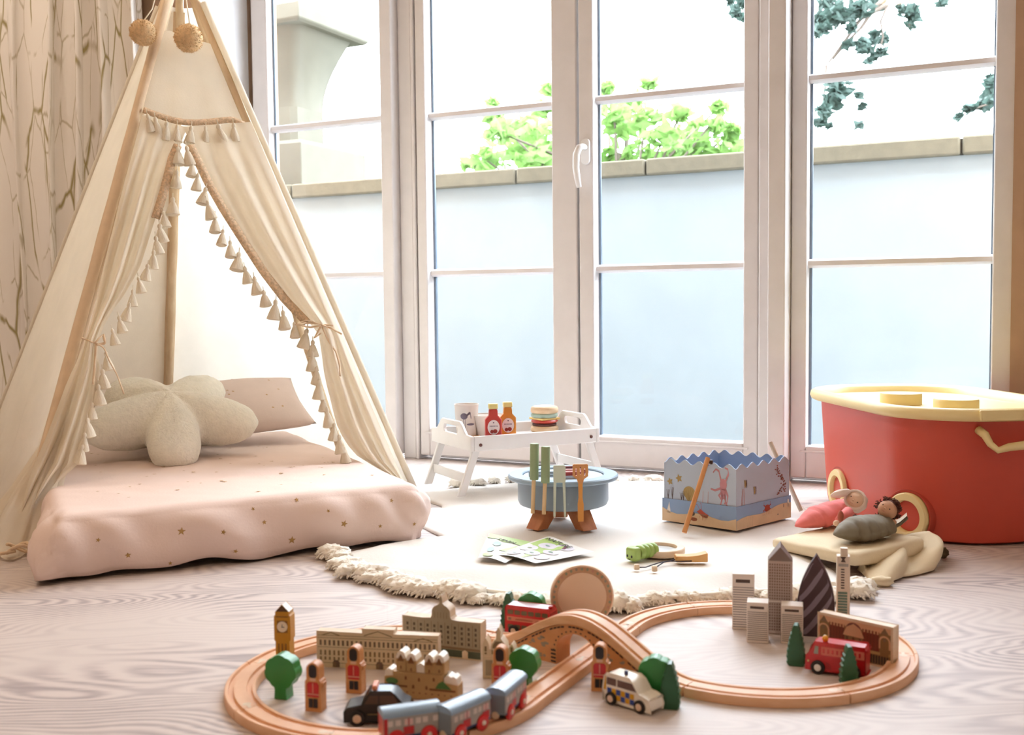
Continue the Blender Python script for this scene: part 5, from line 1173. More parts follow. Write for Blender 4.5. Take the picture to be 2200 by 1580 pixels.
dec(mb, rect(.001, .002, w-.001, .012), DGREEN, 0, .0004); dec(mb, rect(.001, .0128, w-.001, .016), FACD, 0, .0004)
for k in range(11):
    x = .008+k*(w-.016)/10
    for z in (.0215, .029, .0365, .0435): win(mb, x, z, .0034, .0042, GREYW)
    dec(mb, rect(x+.0055, .018, x+.0062, .050), FACD, 0, .0003)
for k in range(5): dec(mb, rect(c-.010+k*.0046, h+.0015, c-.0094+k*.0046, h+.010), FACD, 0, .0004)
x = .80*w; dec(mb, rect(x-.0045, .0008, x+.0045, .010), PALEW, 0, .0006); dec(mb, [(x-.0055, .010), (x+.0055, .010), (x, .0135)], PALEW, 0, .0006)
build('gallery_front', mb, t, bevel=.0006, smooth=30, recalc=False)
# castle with turrets
pL = fl(826, 1497); pR = fl(984, 1513); t, w = standing('toy_castle', 'tan toy castle with four cream turret tops and small green bushes', 'toy building', pL, pR)
CASW = M_('castle_tan_paint', '#C09A68', .55, var=.05); CASP = M_('castle_brown_print', '#80562E', .6); BUSH = M_('bush_green_print', '#4F7A3E', .5)
def turret(x, b, tp): return [(x+b, 0), (x+b, tp-.007), (x, tp), (x-b, tp-.007), (x-b, 0)]
def tile_(x0, x1, z): return [(x0, 0), (x1, 0), (x1, z), (x0, z)]
mb = MB(); mb.prism([(0, 0), (w, 0), (w, .022), (w*.80, .024), (w*.80, .034), (0.12*w, .034), (.12*w, .028), (0, .026)], 0, .020, CASW); build('castle_base', mb, t, bevel=.0008, smooth=30)
for k, (x, tp) in enumerate(((.235, .060), (.375, .058), (.62, .058), (.755, .059))):
    mb = MB(); X = x*w; mb.prism([(X-.0068, .0345), (X+.0068, .0345), (X+.0068, tp-.009), (X-.0068, tp-.009)], .0003, .0197, CASW)
    mb.prism([(X-.0072, tp-.0088), (X+.0072, tp-.0088), (X+.0050, tp-.002), (X+.0015, tp+.001), (X-.0015, tp+.001), (X-.0050, tp-.002)], -.0002, .0202, CREAM)
    dec(mb, [(X-.0045, tp-.012), (X+.0045, tp-.012), (X+.002, tp-.006), (X, tp-.003), (X-.002, tp-.006)], CASP, 0, .0006); win(mb, X, tp-.020, .002, .004, CASP)
    build('turret', mb, t, bevel=.0008, smooth=30)
mb = MB(); mb.prism([(.44*w, .0345), (.555*w, .0345), (.555*w, .044), (.5*w, .047), (.44*w, .044)], .001, .018, CREAM); build('parapet', mb, t, bevel=.0006, smooth=30)
for x, tp in ((.06, .034), (.93, .030), (.86, .031)):
    mb = MB(); mb.prism([(x*w-.006, .022 if x > .5 else .0262), (x*w+.006, .022 if x > .5 else .0262), (x*w+.005, tp), (x*w, tp+.003), (x*w-.005, tp)], .002, .019, CREAM); build('low_turret', mb, t, bevel=.0008, smooth=30)
mb = MB()
dec(mb, rect(.02*w, .0145, .32*w, .0170), CASP, 0, .0004); dec(mb, rect(.62*w, .0135, .97*w, .0160), CASP, 0, .0004)
dec(mb, ell(.11*w, .0215, .0085, .0042, 14), BUSH, 0, .0006); dec(mb, [(.70*w, .0165), (.92*w, .0165), (.86*w, .022), (.80*w, .027), (.74*w, .0235)], BUSH, 0, .0006)
for x, z in ((.40, .0165), (.48, .026), (.58, .0165), (.30, .027), (.68, .028)): dec(mb, [(x*w-.0014, z-.0025), (x*w+.0014, z-.0025), (x*w+.0014, z+.001), (x*w, z+.0026), (x*w-.0014, z+.001)], CASP, 0, .0005)
for k in range(11): win(mb, (.06+.085*k)*w, .0085, .0022, .0014, CASP)
build('printed_front', mb, t, smooth=0, recalc=False)
# cathedral
pL = fl(1037, 1458); pR = fl(1108, 1461); t, w = standing('toy_cathedral', 'small buff toy cathedral with a domed centre and two side towers, by the bridge', 'toy building', pL, pR)
c = .50*w; w = .044; c = w/2
o = [(0, 0), (w, 0), (w, .037), (w-.001, .042), (w-.004, .047), (w-.008, .042), (w-.009, .038), (c+.011, .040), (c+.010, .046), (c+.0055, .052), (c+.0032, .054), (c+.0028, .064), (c, .069), (c-.0028, .064), (c-.0032, .054), (c-.0055, .052), (c-.010, .046), (c-.011, .040), (.009, .040), (.008, .048), (.0045, .054), (.001, .048), (0, .040)]
mb = MB(); mb.prism(o, 0, .02, PALEW); dec(mb, [(x+(.0007 if x < c else -.0007), z*.985+.0004) for x, z in o], FACB, 0, .0002)
dec(mb, [(c-.0085, .041), (c+.0085, .041), (c+.0075, .046), (c+.004, .0505), (c-.004, .0505), (c-.0075, .046)], FACD, 0, .0005)
for k in range(6): win(mb, c-.0085+k*.0034, .036, .0016, .006, FACD)
dec(mb, rect(.0015, .0295, w-.0015, .0310), PALEW, 0, .0006); dec(mb, rect(.004, .004, .014, .025), GREYF, 0, .0004)
for k in range(4): win(mb, .0055+k*.0026, .014, .0012, .018, FACD)
for x in (.0045, w-.0045): win(mb, x, .040, .003, .007, FACD); win(mb, x, .034, .003, .0025, FACD)
build('cathedral_front', mb, t, bevel=.0006, smooth=30, recalc=False)
# tower blocks
def block(name, label, pl, pr, h, dep, m, fn, grp=None, cat='toy building'):
    t, w = standing(name, label, cat, pl, pr, grp); mb = MB(); fn(mb, w, h, dep); return t, build('block', mb, t, bevel=.0008, smooth=30, recalc=False)
STRIPE = M_('grey_stripe_print', '#8E7F7A', .6); BAND = M_('dark_band_print', '#5C4C48', .6); LBLOCK = M_('pale_block_paint', '#EFE3D8', .5, var=.02)
def striped(n):
    def fn(mb, w, h, d):
        mb.box((w/2, d/2, h/2), (w, d, h), LBLOCK)
        for O, U, L in (((0, 0, 0), (1, 0, 0), w), ((w, 0, 0), (0, 1, 0), d)):
            for k in range(n): z = .004+k*(h*.80-.004)/n; mb.decal(rect(.0012, z, L-.0012, z+.0011), O, U, (0, 0, 1), STRIPE)
            mb.decal(rect(L*.16, h*.845, L*.80, h*.905), O, U, (0, 0, 1), BAND)
    return fn
def bp(x, y, wpx, ang):                       # floor points of a front edge: left end at a measured spot, width in metres, heading
    p = fl(x, y); return p, p+Vector((math.cos(ang), math.sin(ang), 0))*wpx
p, q = bp(1573, 1353, .033, -.22); block('toy_tower_block', 'tall striped toy office block, leftmost of the tower group', p, q, .086, .026, LBLOCK, striped(17), 'striped toy office blocks')
p, q = bp(1604, 1381, .031, -.26); block('toy_tower_block', 'short striped toy office block standing in front of the tall striped one', p, q, .060, .026, LBLOCK, striped(15), 'striped toy office blocks')
p, q = bp(1678, 1384, .031, -.26); block('toy_tower_block', 'short striped toy office block behind the left dark conifer', p, q, .057, .026, LBLOCK, striped(15), 'striped toy office blocks')
TAUPE = M_('taupe_tower_paint', '#C6B2A8', .5, var=.02); GRIDP = M_('brown_grid_print', '#8A6E62', .6); TAUPED = M_('dark_taupe_roof', '#86736E', .5)
def sky_(mb, w, h, d):
    e = .112; mb.box((w/2, d/2, e/2), (w, d, e), TAUPE); ap = (w/2, d/2, h)
    mb.add([(0, 0, e), (w, 0, e), (w, d, e), (0, d, e), (w*.5, 0.0, h-.004), (w*.5, d, h)], [(0, 1, 4), (1, 2, 5, 4), (2, 3, 5), (3, 0, 4, 5)], TAUPED)
    for O, U, L in (((0, 0, 0), (1, 0, 0), w), ((w, 0, 0), (0, 1, 0), d)):
        if U[0]:
            for i in range(9):
                for k in range(24):
                    if k == 10: continue
                    mb.decal(rect(.0022+i*(L-.0044)/9, .006+k*.0043, .0022+(i+.62)*(L-.0044)/9, .0088+k*.0043), O, U, (0, 0, 1), GRIDP)
        mb.decal(rect(.0005, .0495, L-.0005, .0513), O, U, (0, 0, 1), LBLOCK, .0005)
p, q = bp(1649, 1363, .036, -.24); block('toy_skyscraper', 'tallest toy skyscraper, taupe grid print with a pointed roof', p, q, .137, .026, TAUPE, sky_)
# curved tower
pL = fl(1712, 1366); pR = fl(1786, 1372); t, w = standing('toy_bullet_tower', 'dark plum bullet-shaped toy tower with lilac swirls', 'toy building', pL, pR)
w = .054; PLUMD = M_('dark_plum_paint', '#4E3A42', .45, var=.03); LIL = M_('dusky_lilac_print', '#8C7C8A', .5)
hh = .122; out = [(w/2-w/2*(1-.0)*p_, z) for p_, z in []]
def bul(z): u = z/hh; return w/2*max(0, (1-max(0, (u-.35)/.65)**2.0))*(1-.10*max(0, (.35-u)/.35)**2)
zs = [hh*i/24 for i in range(25)]; out = [(w/2+bul(z), z) for z in zs]+[(w/2-bul(z), z) for z in reversed(zs[:-1])]
mb = MB(); mb.prism(out, 0, .016, PLUMD)
for k, (z0, x0, x1, th) in enumerate(((.078, .10, .62, .013), (.050, .06, .86, .014), (.022, .06, .96, .014), (-.004, .10, .98, .014))):
    pts = []
    for i in range(13): u = i/12; pts.append((lerp(x0, x1, u), z0+.052*u*u*.6+.034*u+.0))
    ups = [(x, z+th*(1-.35*abs(2*i/12-1))) for i, (x, z) in enumerate(pts)]
    poly = [(x*w, z) for x, z in pts]+[(x*w, z) for x, z in reversed(ups)]
    cl = []
    for x, z in poly: z = max(.002, min(z, hh-.012)); b = max(0, bul(z)-.0018); cl.append((min(max(x, w/2-b), w/2+b), z))
    n = len(pts)
    for i in range(n-1): mb.decal([cl[i], cl[i+1], cl[2*n-2-i], cl[2*n-1-i]], (0, 0, 0), (1, 0, 0), (0, 0, 1), LIL)
build('tower', mb, t, bevel=.0008, smooth=30, recalc=False)
# slim mast tower
p, q = bp(1797, 1331, .020, -.25); t, w = standing('toy_mast_tower', 'slim pale toy tower with a printed antenna mast, behind the shop front', 'toy building', p, q)
h = .100; d = .018; MASTW = M_('pale_mast_wood', '#E8D6C2', .5, var=.02); mb = MB(); mb.box((w/2, d/2, h/2), (w, d, h), MASTW)
TEALP = M_('teal_window_print', '#6E8A80', .6)
for k in range(9): win(mb, w*.45, .006+k*.0045, w*.70, .0034, TEALP)
for k in range(8): win(mb, w*.45, .050+k*.0042, w*.26, .0020, BAND)
dec(mb, rect(w*.12, .084, w*.86, .0885), M_('grey_cornice_print', '#B0A69C', .6)); dec(mb, [(w*.30, .091), (w*.66, .091), (w*.56, .0955), (w*.70, .0995), (w*.24, .0995), (w*.40, .0955)], BAND)
build('tower', mb, t, bevel=.0008, smooth=30, recalc=False)
build('mast_cap', MB().box((w*.55, d/2, h+.006), (w*.55, d*.6, .012), MASTW), t, bevel=.0008)
# shop front
pL = fl(1757, 1402); pR = fl(1917, 1441); t, w = standing('toy_shop', 'long brown toy department store front with red windows at the right', 'toy building', pL, pR)
h = .058; mb = MB(); mb.prism(rect(0, 0, w, h), 0, .017, PALEW); OLB = M_('olive_brown_print', '#8A6A42', .6); REDB = M_('maroon_window_print', '#7A3A24', .6); TANP = M_('salmon_facade_print', '#D9A884', .6)
dec(mb, rect(.0025, .0025, w-.0025, h-.003), OLB); dec(mb, rect(.0025, h*.80, w-.0025, h-.003), TANP, 0, .0004)
for a, b in ((.16, .37), (.61, .83)):
    dec(mb, rect(a*w, .021, b*w, h*.83), REDB, 0, .0005)
    for k in range(5): dec(mb, rect(a*w+.002+k*(b-a)*w/5, .021, a*w+.0026+k*(b-a)*w/5, h*.83), M_('dark_maroon_print', '#5A2A1C', .6), 0, .0007)
    for k in range(5): dec(mb, rect(a*w+.0015+k*(b-a)*w/5, h*.76, a*w+.004+k*(b-a)*w/5, h*.84), TANP, 0, .0007)
for x in (.085, .90): dec(mb, arc(x*w, .036, .0085, .0085, 0, PI, 10)+[(x*w-.0085, .026), (x*w+.0085, .026)][::1], TANP, 0, .0005); dec(mb, arc(x*w, .036, .006, .006, 0, PI, 10)+[(x*w-.006, .016), (x*w+.006, .016)], OLB, 0, .0007); dec(mb, [(x*w-.006, h*.80), (x*w+.006, h*.80), (x*w+.002, h*.90), (x*w, h*.95), (x*w-.002, h*.90)], FACD, 0, .0007); dec(mb, ell(x*w, .0385, .0022, .0025, 10), FACD, 0, .0009)
x = .49*w; dec(mb, [(x-.016, .034), (x+.016, .034), (x+.0105, .046), (x, .052), (x-.0105, .046)], TANP, 0, .0006); dec(mb, arc(x, .041, .0125, .0125, 0, PI, 12), M_('dark_dome_print', '#74443A', .6), 0, .0005); dec(mb, [(x-.010, .036), (x+.010, .036), (x+.006, .044), (x, .048), (x-.006, .044)], TANP, 0, .0008)
for k in (-1, 0, 1): dec(mb, rect(x+k*.0095-.0018, .014, x+k*.0095+.0018, .033), M_('door_brown_print', '#6A4A2C', .6), 0, .0007)
for z in (.018, .026): dec(mb, rect(x-.006, z, x+.006, z+.0012), TANP, 0, .0009)
dec(mb, rect(.003, .0165, w-.003, .0205), M_('awning_tan_print', '#B0905E', .6), 0, .0006)
for k in range(26): dec(mb, rect(.004+k*(w-.008)/26, .004, .004+(k+.68)*(w-.008)/26, .0155), M_('display_dark_print', '#4A382A', .6), 0, .0006)
build('shop_front', mb, t, bevel=.0007, smooth=30, recalc=False)
# big wheel
cw = at(1250, 1281, 1.625); t = thing('toy_big_wheel', 'round wooden toy observation wheel with printed pods, behind the bridge', 'toy wheel', (cw.x, cw.y, .0003))
Mx = Matrix.Translation((0, 0, cw.z)) @ Matrix.Rotation(PI/2, 4, 'X'); WHW = M_('wheel_tan_wood', '#F3D8BE', .42, col2='#ECCDB0', vs=9); mb = MB()
mb.lathe([(0, -.006), (.047, -.006), (.0488, -.0045), (.0488, .0045), (.047, .006), (0, .006)], 72, WHW, Mx)
PODC = [M_('pod_green_print', '#94A08A', .5), M_('pod_grey_print', '#A59A8A', .5), M_('pod_rose_print', '#C99A88', .5)]
mb.lathe([(.0375, .0062), (.0465, .0062)], 60, M_('wheel_rim_print', '#CFA888', .45), Mx)
mb.f = [(f, m) for f, m in mb.f if len(f) < 50 or m is WHW]
for k in range(32):
    a = 2*PI*k/32; mb.decal(ell(.0432*math.cos(a), cw.z+.0432*math.sin(a), .0019, .0023, 10), (0, -.006, 0), (1, 0, 0), (0, 0, 1), PODC[0 if k % 3 else (1 if k % 2 else 2)], .0006)
build('disc', mb, t, smooth=40, recalc=False)
build('stand', MB().prism([(-.032, 0), (.032, 0), (.030, .010), (.012, .012), (-.012, .012), (-.030, .010)], -.016, -.0066, M_('slate_stand_paint', '#6E6A72', .5)), t, bevel=.0008)

# ================================================================ guards, trees
GB = M_('guard_beech', '#D99860', .45, col2='#CE8A50', vs=10, stretch=(5, 5, 12)); NAVY = M_('navy_black_print', '#241E22', .5); FACEP = M_('face_print', '#E8BC98', .5); SASH = M_('pale_belt_print', '#E49A88', .5)
def guard(label, x, y, rz, first=[None]):
    p = fl(x, y)
    if first[0]: return dup(first[0], (p.x, p.y, .0003), rz, label)
    t = thing('toy_guard', label, 'toy figure', (p.x, p.y, .0003), rz, 'wooden toy guards'); first[0] = t
    out = [(-.0108, 0), (.0108, 0), (.0108, .0375), (.0095, .0395), (.0085, .0400), (.0085, .0525)]+arc(0, .0525, .0085, .0090, 0, PI, 12)[1:]+[(-.0085, .0400), (-.0095, .0395), (-.0108, .0375)]
    mb = MB(); mb.prism(out, -.007, .007, GB)
    mb.decal(rrect(-.0055, .0418, .0055, .0592, .0052, 5), (0, -.007, 0), (1, 0, 0), (0, 0, 1), NAVY); mb.decal(rrect(-.0042, .0385, .0042, .0425, .0015), (0, -.007, 0), (1, 0, 0), (0, 0, 1), FACEP, .0005)
    mb.decal([(-.0078, .0185), (.0078, .0185), (.0082, .034), (.006, .0372), (-.006, .0372), (-.0082, .034)], (0, -.007, 0), (1, 0, 0), (0, 0, 1), RED, .0004); mb.decal(rect(-.008, .0212, .008, .0228), (0, -.007, 0), (1, 0, 0), (0, 0, 1), SASH, .0006); mb.decal(rect(-.0006, .0235, .0006, .036), (0, -.007, 0), (1, 0, 0), (0, 0, 1), SASH, .0006)
    for s in (-1, 1): mb.decal(rect(-.0062 if s < 0 else .0003, .005, -.0003 if s < 0 else .0062, .0165), (0, -.007, 0), (1, 0, 0), (0, 0, 1), NAVY, .0004)
    build('figure', mb, t, bevel=.0012, smooth=30, recalc=False); build('arm', MB().box((.0118, -.001, .034), (.003, .010, .0055), GB), t, bevel=.0008); return t
guard('wooden toy guard in red printed jacket, between the leftmost round tree and the taxi', 679, 1526, -.28)
guard('wooden toy guard in red printed jacket, standing in front of the palace', 765, 1487, -.24)
guard('wooden toy guard in red printed jacket, half hidden behind the last train carriage', 1077, 1488, -.22)
guard('wooden toy guard in red printed jacket, beside the crossing track and police car', 1290, 1483, -.20)
TG = M_('leaf_green_toy_paint', '#2F8A3E', .4, coat=.25, var=.03); TD_ = M_('dark_green_toy_paint', '#1F5A3A', .45, coat=.2, var=.03)
def rtree(label, x, y, rz, sc=1, first=[None]):
    p = fl(x, y)
    if first[0]: o = dup(first[0], (p.x, p.y, .0003), rz, label); o.scale = (sc, sc, sc); return o
    t = thing('toy_tree', label, 'toy tree', (p.x, p.y, .0003), rz, 'round green toy trees'); first[0] = t; t.scale = (sc,)*3
    cr = [((.0205+.0019*abs(math.cos(3.5*a+.5))**.8)*math.cos(a), .0355+(.0200+.0019*abs(math.cos(3.5*a+.5))**.8)*math.sin(a)) for a in [2*PI*i/90 for i in range(90)]]
    cr = [q for q in cr if not (abs(q[0]) < .0078 and q[1] < .03)]
    k = next(i for i, q in enumerate(cr) if q[1] < .03 and q[0] > 0 and cr[i-1][0] < 0) if False else None
    cr.sort(key=lambda q: math.atan2(q[1]-.0355, q[0])); i0 = min(range(len(cr)), key=lambda i: (math.atan2(cr[i][1]-.0355, cr[i][0])-(-PI/2)) % (2*PI)); cr = cr[i0:]+cr[:i0]
    out = [(-.0088, 0), (.0088, 0), (.0080, .012)]+cr+[(-.0080, .012)]
    build('tree_cutout', MB().prism(out, -.009, .009, TG), t, bevel=.0010, smooth=30); return t
rtree('round green toy tree in front of the clock tower', 610, 1499, -.30)
rtree('round green toy tree between the guard and the bridge, behind the last carriage', 1128, 1476, -.34, .92)
rtree('round green toy tree behind the red double-decker bus', 1143, 1352, -.30)
rtree('round green toy tree behind the jagged conifer near the police car', 1410, 1508, -.28, 1.02)
def conifer(label, x, y, rz, sc=1, flat=1, first=[None]):
    p = fl(x, y)
    if first[0]: o = dup(first[0], (p.x, p.y, .0003), rz, label); o.scale = (sc*flat, sc, sc); return o
    t = thing('toy_conifer', label, 'toy tree', (p.x, p.y, .0003), rz, 'dark green toy conifers'); first[0] = t; t.scale = (sc*flat, sc, sc)
    R_ = [(.0100, 0), (.0130, .0055), (.0112, .0075), (.0133, .0135), (.0112, .0155), (.0126, .0215), (.0102, .0235), (.0114, .0295), (.0090, .0315), (.0100, .0370), (.0074, .0390), (.0082, .0440), (.0056, .0460), (.0058, .0500), (.0036, .0555), (.0028, .058)]
    out = R_+[(-x_*(.97 if i % 2 else 1.0), z) for i, (x_, z) in enumerate(reversed(R_))]
    build('tree_cutout', MB().prism(out, -.0085, .0085, TD_), t, bevel=.0010, smooth=30); return t
conifer('dark green jagged toy conifer at the front beside the police car', 1440, 1521, -.25, .98)
conifer('dark green toy conifer at the nose of the fire engine', 1710, 1429, -.30, .98)
conifer('dark green toy conifer in front of the fire engine, by the track', 1823, 1474, -.10, .92)
conifer('dark green toy conifer peeping over the left end of the red bus', 1094, 1349, -.30, .95)

# ================================================================ toy vehicles
TYRE = M_('black_rubber_tyre', '#1E1A1C', .6); HUBW = M_('pale_hub_wood', '#E6C6AC', .5)
def wheels(t, xs, ys, r, wd, tyre, hub, hr=.5, zc=None):
    for x in xs:
        for s, y in ((-1, ys[0]), (1, ys[1])):
            W = Matrix.Translation((x, y, zc or r)) @ Matrix.Rotation(PI/2*(1 if s < 0 else -1), 4, 'X')
            o = build('wheel', MB().lathe([(0, -wd/2), (r*.92, -wd/2), (r, -wd/2+.0006), (r, wd/2-.0008), (r*.9, wd/2), (0, wd/2)], 28, tyre, W), t, smooth=40)
            build('hub', MB().lathe([(0, wd/2+.0002), (r*hr, wd/2+.0002), (r*hr*.9, wd/2+.0012), (0, wd/2+.0014)], 20, hub, W), o, smooth=40)
def vehicle(name, label, p0, p1, outline, width, body, zb=.005):
    """side outline in x (rear wheel at p0 to front wheel at p1), near side at -y"""
    d = p1-p0; a = math.atan2(d.y, d.x); t = thing(name, label, 'toy car', (p0.x, p0.y, .0003), a); return t, d.length
# police car
p0, p1 = fl(1313, 1515), fl(1374, 1534)
t, L_ = vehicle('toy_police_car', 'cream wooden toy police car with blue and yellow checks', p0, p1, 0, 0, 0)
L_ /= .87; t.scale = (.87,)*3
PW = .028; y0 = .001; o = [(-.0145, .005), (L_+.018, .005), (L_+.0195, .012), (L_+.0175, .0215), (L_+.008, .0245), (L_-.001, .0265), (L_-.011, .0400), (L_-.0185, .0435), (-.0075, .0435), (-.0125, .040), (-.0155, .022)]
mb = MB(); mb.prism(o, y0, y0+PW, CREAM)
SM = M_('smoky_window_print', '#6A4F48', .4); YP = M_('police_yellow_print', '#DDA21E', .45); BP = M_('police_blue_print', '#284A9A', .45)
dv = lambda poly, m, off=.0003: mb.decal(poly, (0, y0, 0), (1, 0, 0), (0, 0, 1), m, off)
dv([(-.0090, .0280), (.0085, .0280), (.0085, .0385), (-.0080, .0385)], SM); dv([(.0105, .0280), (L_-.006, .0280), (L_-.0135, .0385), (.0105, .0385)], SM); dv(rect(-.0140, .0195, -.0095, .0395), YP, .0002)
for i in range(6):
    for k in range(2):
        x = -.0075+i*.0080; z = .0078+k*.0082; m = ((i+k) % 2)
        if m < 2 and x < L_-.002: dv(rect(x, z, x+.0076, z+.0078), (YP, BP)[m])
mb.decal(ell(.024, .0105, .0022, .0030, 12), (L_+.0192, y0-.0185, 0), (0, 1, 0), (0, 0, 1), INKB, -.0006)
build('body', mb, t, bevel=.0022, seg=3, smooth=40, recalc=False)
build('blue_light', MB().lathe([(.003, .0436), (.003, .048), (.0022, .0495), (0, .0498)], 16, M_('dark_blue_lamp', '#23255A', .3, coat=.3), Matrix.Translation((.016, y0+PW/2, 0))), t, smooth=50)
wheels(t, (0, L_), (y0-.0010, y0+PW+.0010), .0092, .005, TYRE, HUBW, .56)
# black taxi
p0, p1 = fl(858, 1560), fl(768, 1561)
t = thing('toy_taxi', 'black wooden toy taxi with an orange roof sign, left of the train', 'toy car', (p1.x, p1.y, .0003), math.atan2((p0-p1).y, (p0-p1).x)); L_ = (p0-p1).length
o = [(-.0150, .005), (L_+.013, .005), (L_+.015, .017), (L_+.012, .024), (L_+.004, .028), (L_-.004, .0375), (L_-.010, .0400), (.016, .0400), (.0115, .0375), (.0045, .0255), (-.012, .0225), (-.0165, .017)]
mb = MB(); mb.prism(o, .001, .029, BLACK); dv = lambda poly, m, off=.0003: mb.decal(poly, (0, .001, 0), (1, 0, 0), (0, 0, 1), m, off)
dv([(.0085, .0258), (.0250, .0258), (.0250, .0360), (.0150, .0360)], M_('brown_window_print', '#4A382E', .4)); dv([(.0268, .0258), (L_-.001, .0258), (L_-.006, .0360), (.0268, .0360)], M_('brown_window_print', '#4A382E', .4)); dv(rect(.012, .0128, L_-.010, .0140), M_('taxi_gold_line', '#8A7A5A', .5))
mb.add([(.017, .003, .0402), (L_-.011, .003, .0402), (L_-.011, .027, .0402), (.017, .027, .0402)], [(0, 1, 2, 3)], M_('pale_blue_roof_sheet', '#A9C4E4', .35))  # flat pale blue sheet just above the black roof
build('body', mb, t, bevel=.0018, seg=3, smooth=40, recalc=False)
build('roof_sign', MB().box((.0205, .015, .0435), (.006, .020, .0062), M_('orange_sign_paint', '#E8926A', .45)), t, bevel=.0008)
wheels(t, (0, L_), (.0, .030), .0092, .005, TYRE, HUBW, .55)
# fire engine
p0, p1 = fl(1851, 1463), fl(1757, 1449)
t = thing('toy_fire_engine', 'red wooden toy fire engine with a ladder print and yellow lamp', 'toy truck', (p1.x, p1.y, .0003), math.atan2((p0-p1).y, (p0-p1).x)); L_ = .046
o = [(-.0150, .006), (L_+.016, .006), (L_+.0165, .0385), (L_+.013, .0415), (-.004, .0415), (-.0085, .0385), (-.0105, .0275), (-.0145, .0225)]
mb = MB(); mb.prism(o, .001, .029, RED); dv = lambda poly, m, off=.0003: mb.decal(poly, (0, .001, 0), (1, 0, 0), (0, 0, 1), m, off)
LADP = M_('ladder_print', '#E27A6A', .5); dv(rect(.004, .0265, L_+.014, .0375), LADP)
for k in range(9): dv(rect(.0062+k*.0058, .0290, .0088+k*.0058, .0350), RED, .0005)
dv([(-.0058, .0270), (.0000, .0270), (.0005, .0375), (-.0040, .0375)], M_('silver_window_print', '#A0A49C', .3)); dv([(-.0140, .0150), (-.0120, .0150), (-.0120, .0172), (-.0140, .0172)], YEL)
dv([(.010, .008), (.018, .008), (.015, .016), (.010, .018)], M_('deep_red_print', '#A8141A', .4)); build('body', mb, t, bevel=.0022, seg=3, smooth=40, recalc=False)
build('roof_lamp', MB().ball((.007, .013, .0455), (.0042, .0042, .0048), M_('yellow_orange_lamp', '#F2B030', .3, coat=.4), 18, 12), t, smooth=180)
wheels(t, (0, L_), (.0, .030), .0092, .005, TYRE, M_('white_hub', '#EDE6E0', .5), .52)
# double-decker bus
p0, p1 = fl(1086, 1363), fl(1180, 1375)
t = thing('toy_bus', 'red double-decker wooden toy bus behind the bridge', 'toy bus', (p0.x, p0.y, .0003), math.atan2((p1-p0).y, (p1-p0).x)); L_ = .074; t.scale = (1, 1, .88)
mb = MB(); mb.prism([(0, .005), (L_, .005), (L_, .044), (L_-.002, .047), (L_-.004, .0505), (.003, .0505), (0, .047)], 0, .026, RED); OLV = M_('olive_window_print', '#6A5A42', .4); BANP = M_('salmon_banner_print', '#D98A72', .5)
for k in range(6): dec(mb, rrect(.004+k*.0112, .036, .0135+k*.0112, .0435, .0015), OLV)
dec(mb, rect(.003, .0245, L_-.003, .0320), BANP); dec(mb, rect(.005, .0262, .010, .0302), M_('taupe_mark_print', '#9A7A68', .5), 0, .0005); dec(mb, [(.016, .0265), (.044, .0262), (.046, .0285), (.030, .0295), (.018, .0290)], M_('brick_mark_print', '#B0604A', .5), 0, .0005); dec(mb, [(.048, .0262), (.052, .0262), (.056, .030), (.053, .030)], M_('brick_mark_print', '#B0604A', .5), 0, .0005)
for k in range(6): dec(mb, rrect(.004+k*.0112, .011, .0135+k*.0112, .0185, .0015), OLV)
mb.add([(.003, .0015, .0508), (L_-.006, .0015, .0508), (L_-.006, .0245, .0508), (.003, .0245, .0508)], [(0, 1, 2, 3)], M_('pale_pink_roof_sheet', '#EBD6E2', .35))  # flat pale pink sheet covering the top of the red body
build('body', mb, t, bevel=.0012, smooth=30, recalc=False); build('roof_knob', MB().ball((L_-.004, .010, .0515), (.0034, .0034, .0026), RED, 16, 10), t, smooth=180)
wheels(t, (.014, L_-.014), (-.0005, .0265), .0085, .005, TYRE, HUBW, .5)
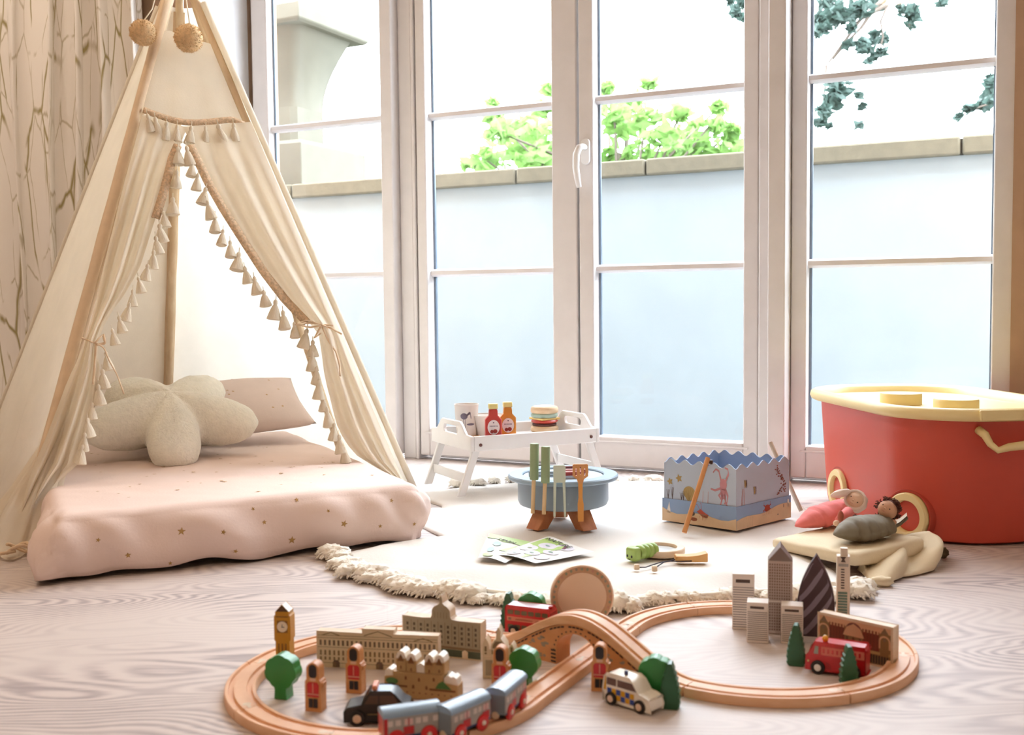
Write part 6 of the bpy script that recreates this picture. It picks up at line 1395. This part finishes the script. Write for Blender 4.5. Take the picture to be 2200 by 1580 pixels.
# the train
GREYC = M_('carriage_warm_grey', '#A79C92', .45, var=.03); ROOFC = M_('carriage_roof_blue_grey', '#8FA6BC', .32, coat=.3, var=.02); CHAS = M_('carriage_chassis_navy', '#1E2028', .45); REDW = M_('red_wheel_paint', '#D8181C', .35, coat=.3); CWIN = M_('carriage_window_print', '#D9C8BC', .4); SLATE = M_('carriage_end_slate', '#7E8A92', .45); NAVL = M_('navy_line_print', '#2A3A6A', .5)
def carriage(label, a, b, front=False, off=0):
    p0, p1 = fl(*a, .0092), fl(*b, .0092); d = (p1-p0); L = .0375; CL = .066
    mid = (p0+p1)/2; ux = d.normalized(); ny = Vector((-ux.y, ux.x, 0)); c = mid+ny*.0145; a_ = math.atan2(ux.y, ux.x)
    t = thing('train_carriage', label, 'toy train carriage', (c.x, c.y, .0096), a_, 'toy train carriages')
    w = .0130
    mb = MB(); mb.box((0, 0, .0215), (CL, 2*w, .0235), GREYC)
    for s in (-1, 1):
        ux_, O = ((1, 0, 0), (0, -w, 0)) if s < 0 else ((-1, 0, 0), (0, w, 0))
        D = lambda poly, m, o_=.0003: mb.decal(poly, O, ux_, (0, 0, 1), m, o_)
        D(rect(-CL/2+.0005, .0098, CL/2-.0005, .0120), NAVL)
        for x in (-.0255, -.0165, .0065, .0145, .0265): D(rrect(x-.0030, .0235, x+.0030, .0300, .0008), CWIN)
        for x in (-.0045,) if front else (-.0075, .0245):
            D(rect(x-.0060, .0125, x+.0060, .0215), RED, .0004)
            for q in (-.0030, .0030): D(rrect(x+q-.0020, .0232, x+q+.0020, .0302, .0008), M_('rose_window_print', '#E0B8B0', .4), .0004)
            D(rect(x-.0005, .0222, x+.0005, .0310), RED, .0005)
        if front: D(rect(-CL/2+.0003, .0125, -CL/2+.0045, .0330), RED, .0004)
    mb.decal(rect(-w+.0004, .0100, w-.0004, .0330), (-CL/2, 0, 0), (0, -1, 0), (0, 0, 1), RED if front else SLATE); mb.decal(rect(-w+.0004, .0100, w-.0004, .0330), (CL/2, 0, 0), (0, 1, 0), (0, 0, 1), RED if not front else SLATE)
    build('body', mb, t, bevel=.0006, smooth=30, recalc=False)
    rp = [(-w-.0010, .0333), (w+.0010, .0333), (w+.0010, .0350)]+[((w+.0010)*math.cos(q), .0350+.0068*math.sin(q)) for q in [PI*i/14 for i in range(1, 14)]]+[(-w-.0010, .0350)]
    build('roof', MB().prism(rp, -CL/2-.0006, CL/2+.0006, ROOFC, Matrix.Rotation(PI/2, 4, 'Z')), t, bevel=.0006, smooth=40)
    build('chassis', MB().box((0, 0, .0070), (CL-.004, .015, .0055), CHAS), t, bevel=.0008)
    wheels(t, (-L/2, L/2), (-.0128, .0128), .0096, .0045, REDW, M_('cream_hub', '#F0E0CC', .5), .30)
    for s in (-1, 1): build('coupling', MB().lathe([(0, 0), (.0045, 0), (.0048, .0012), (.0045, .0030), (0, .0030)], 16, PALEW, Matrix.Translation((s*(CL/2-.002), 0, .0085)) @ Matrix.Rotation(s*PI/2, 4, 'Y')), t, smooth=40)
    return t
carriage('grey toy train carriage with red end, nearest the taxi', (862, 1606), (914, 1598), True)
carriage('grey toy train carriage with two red doors, middle of the train', (985, 1597), (1045, 1569))
carriage('grey toy train carriage at the rear, on the crossing track by the green tree', (1093, 1554), (1131, 1519))
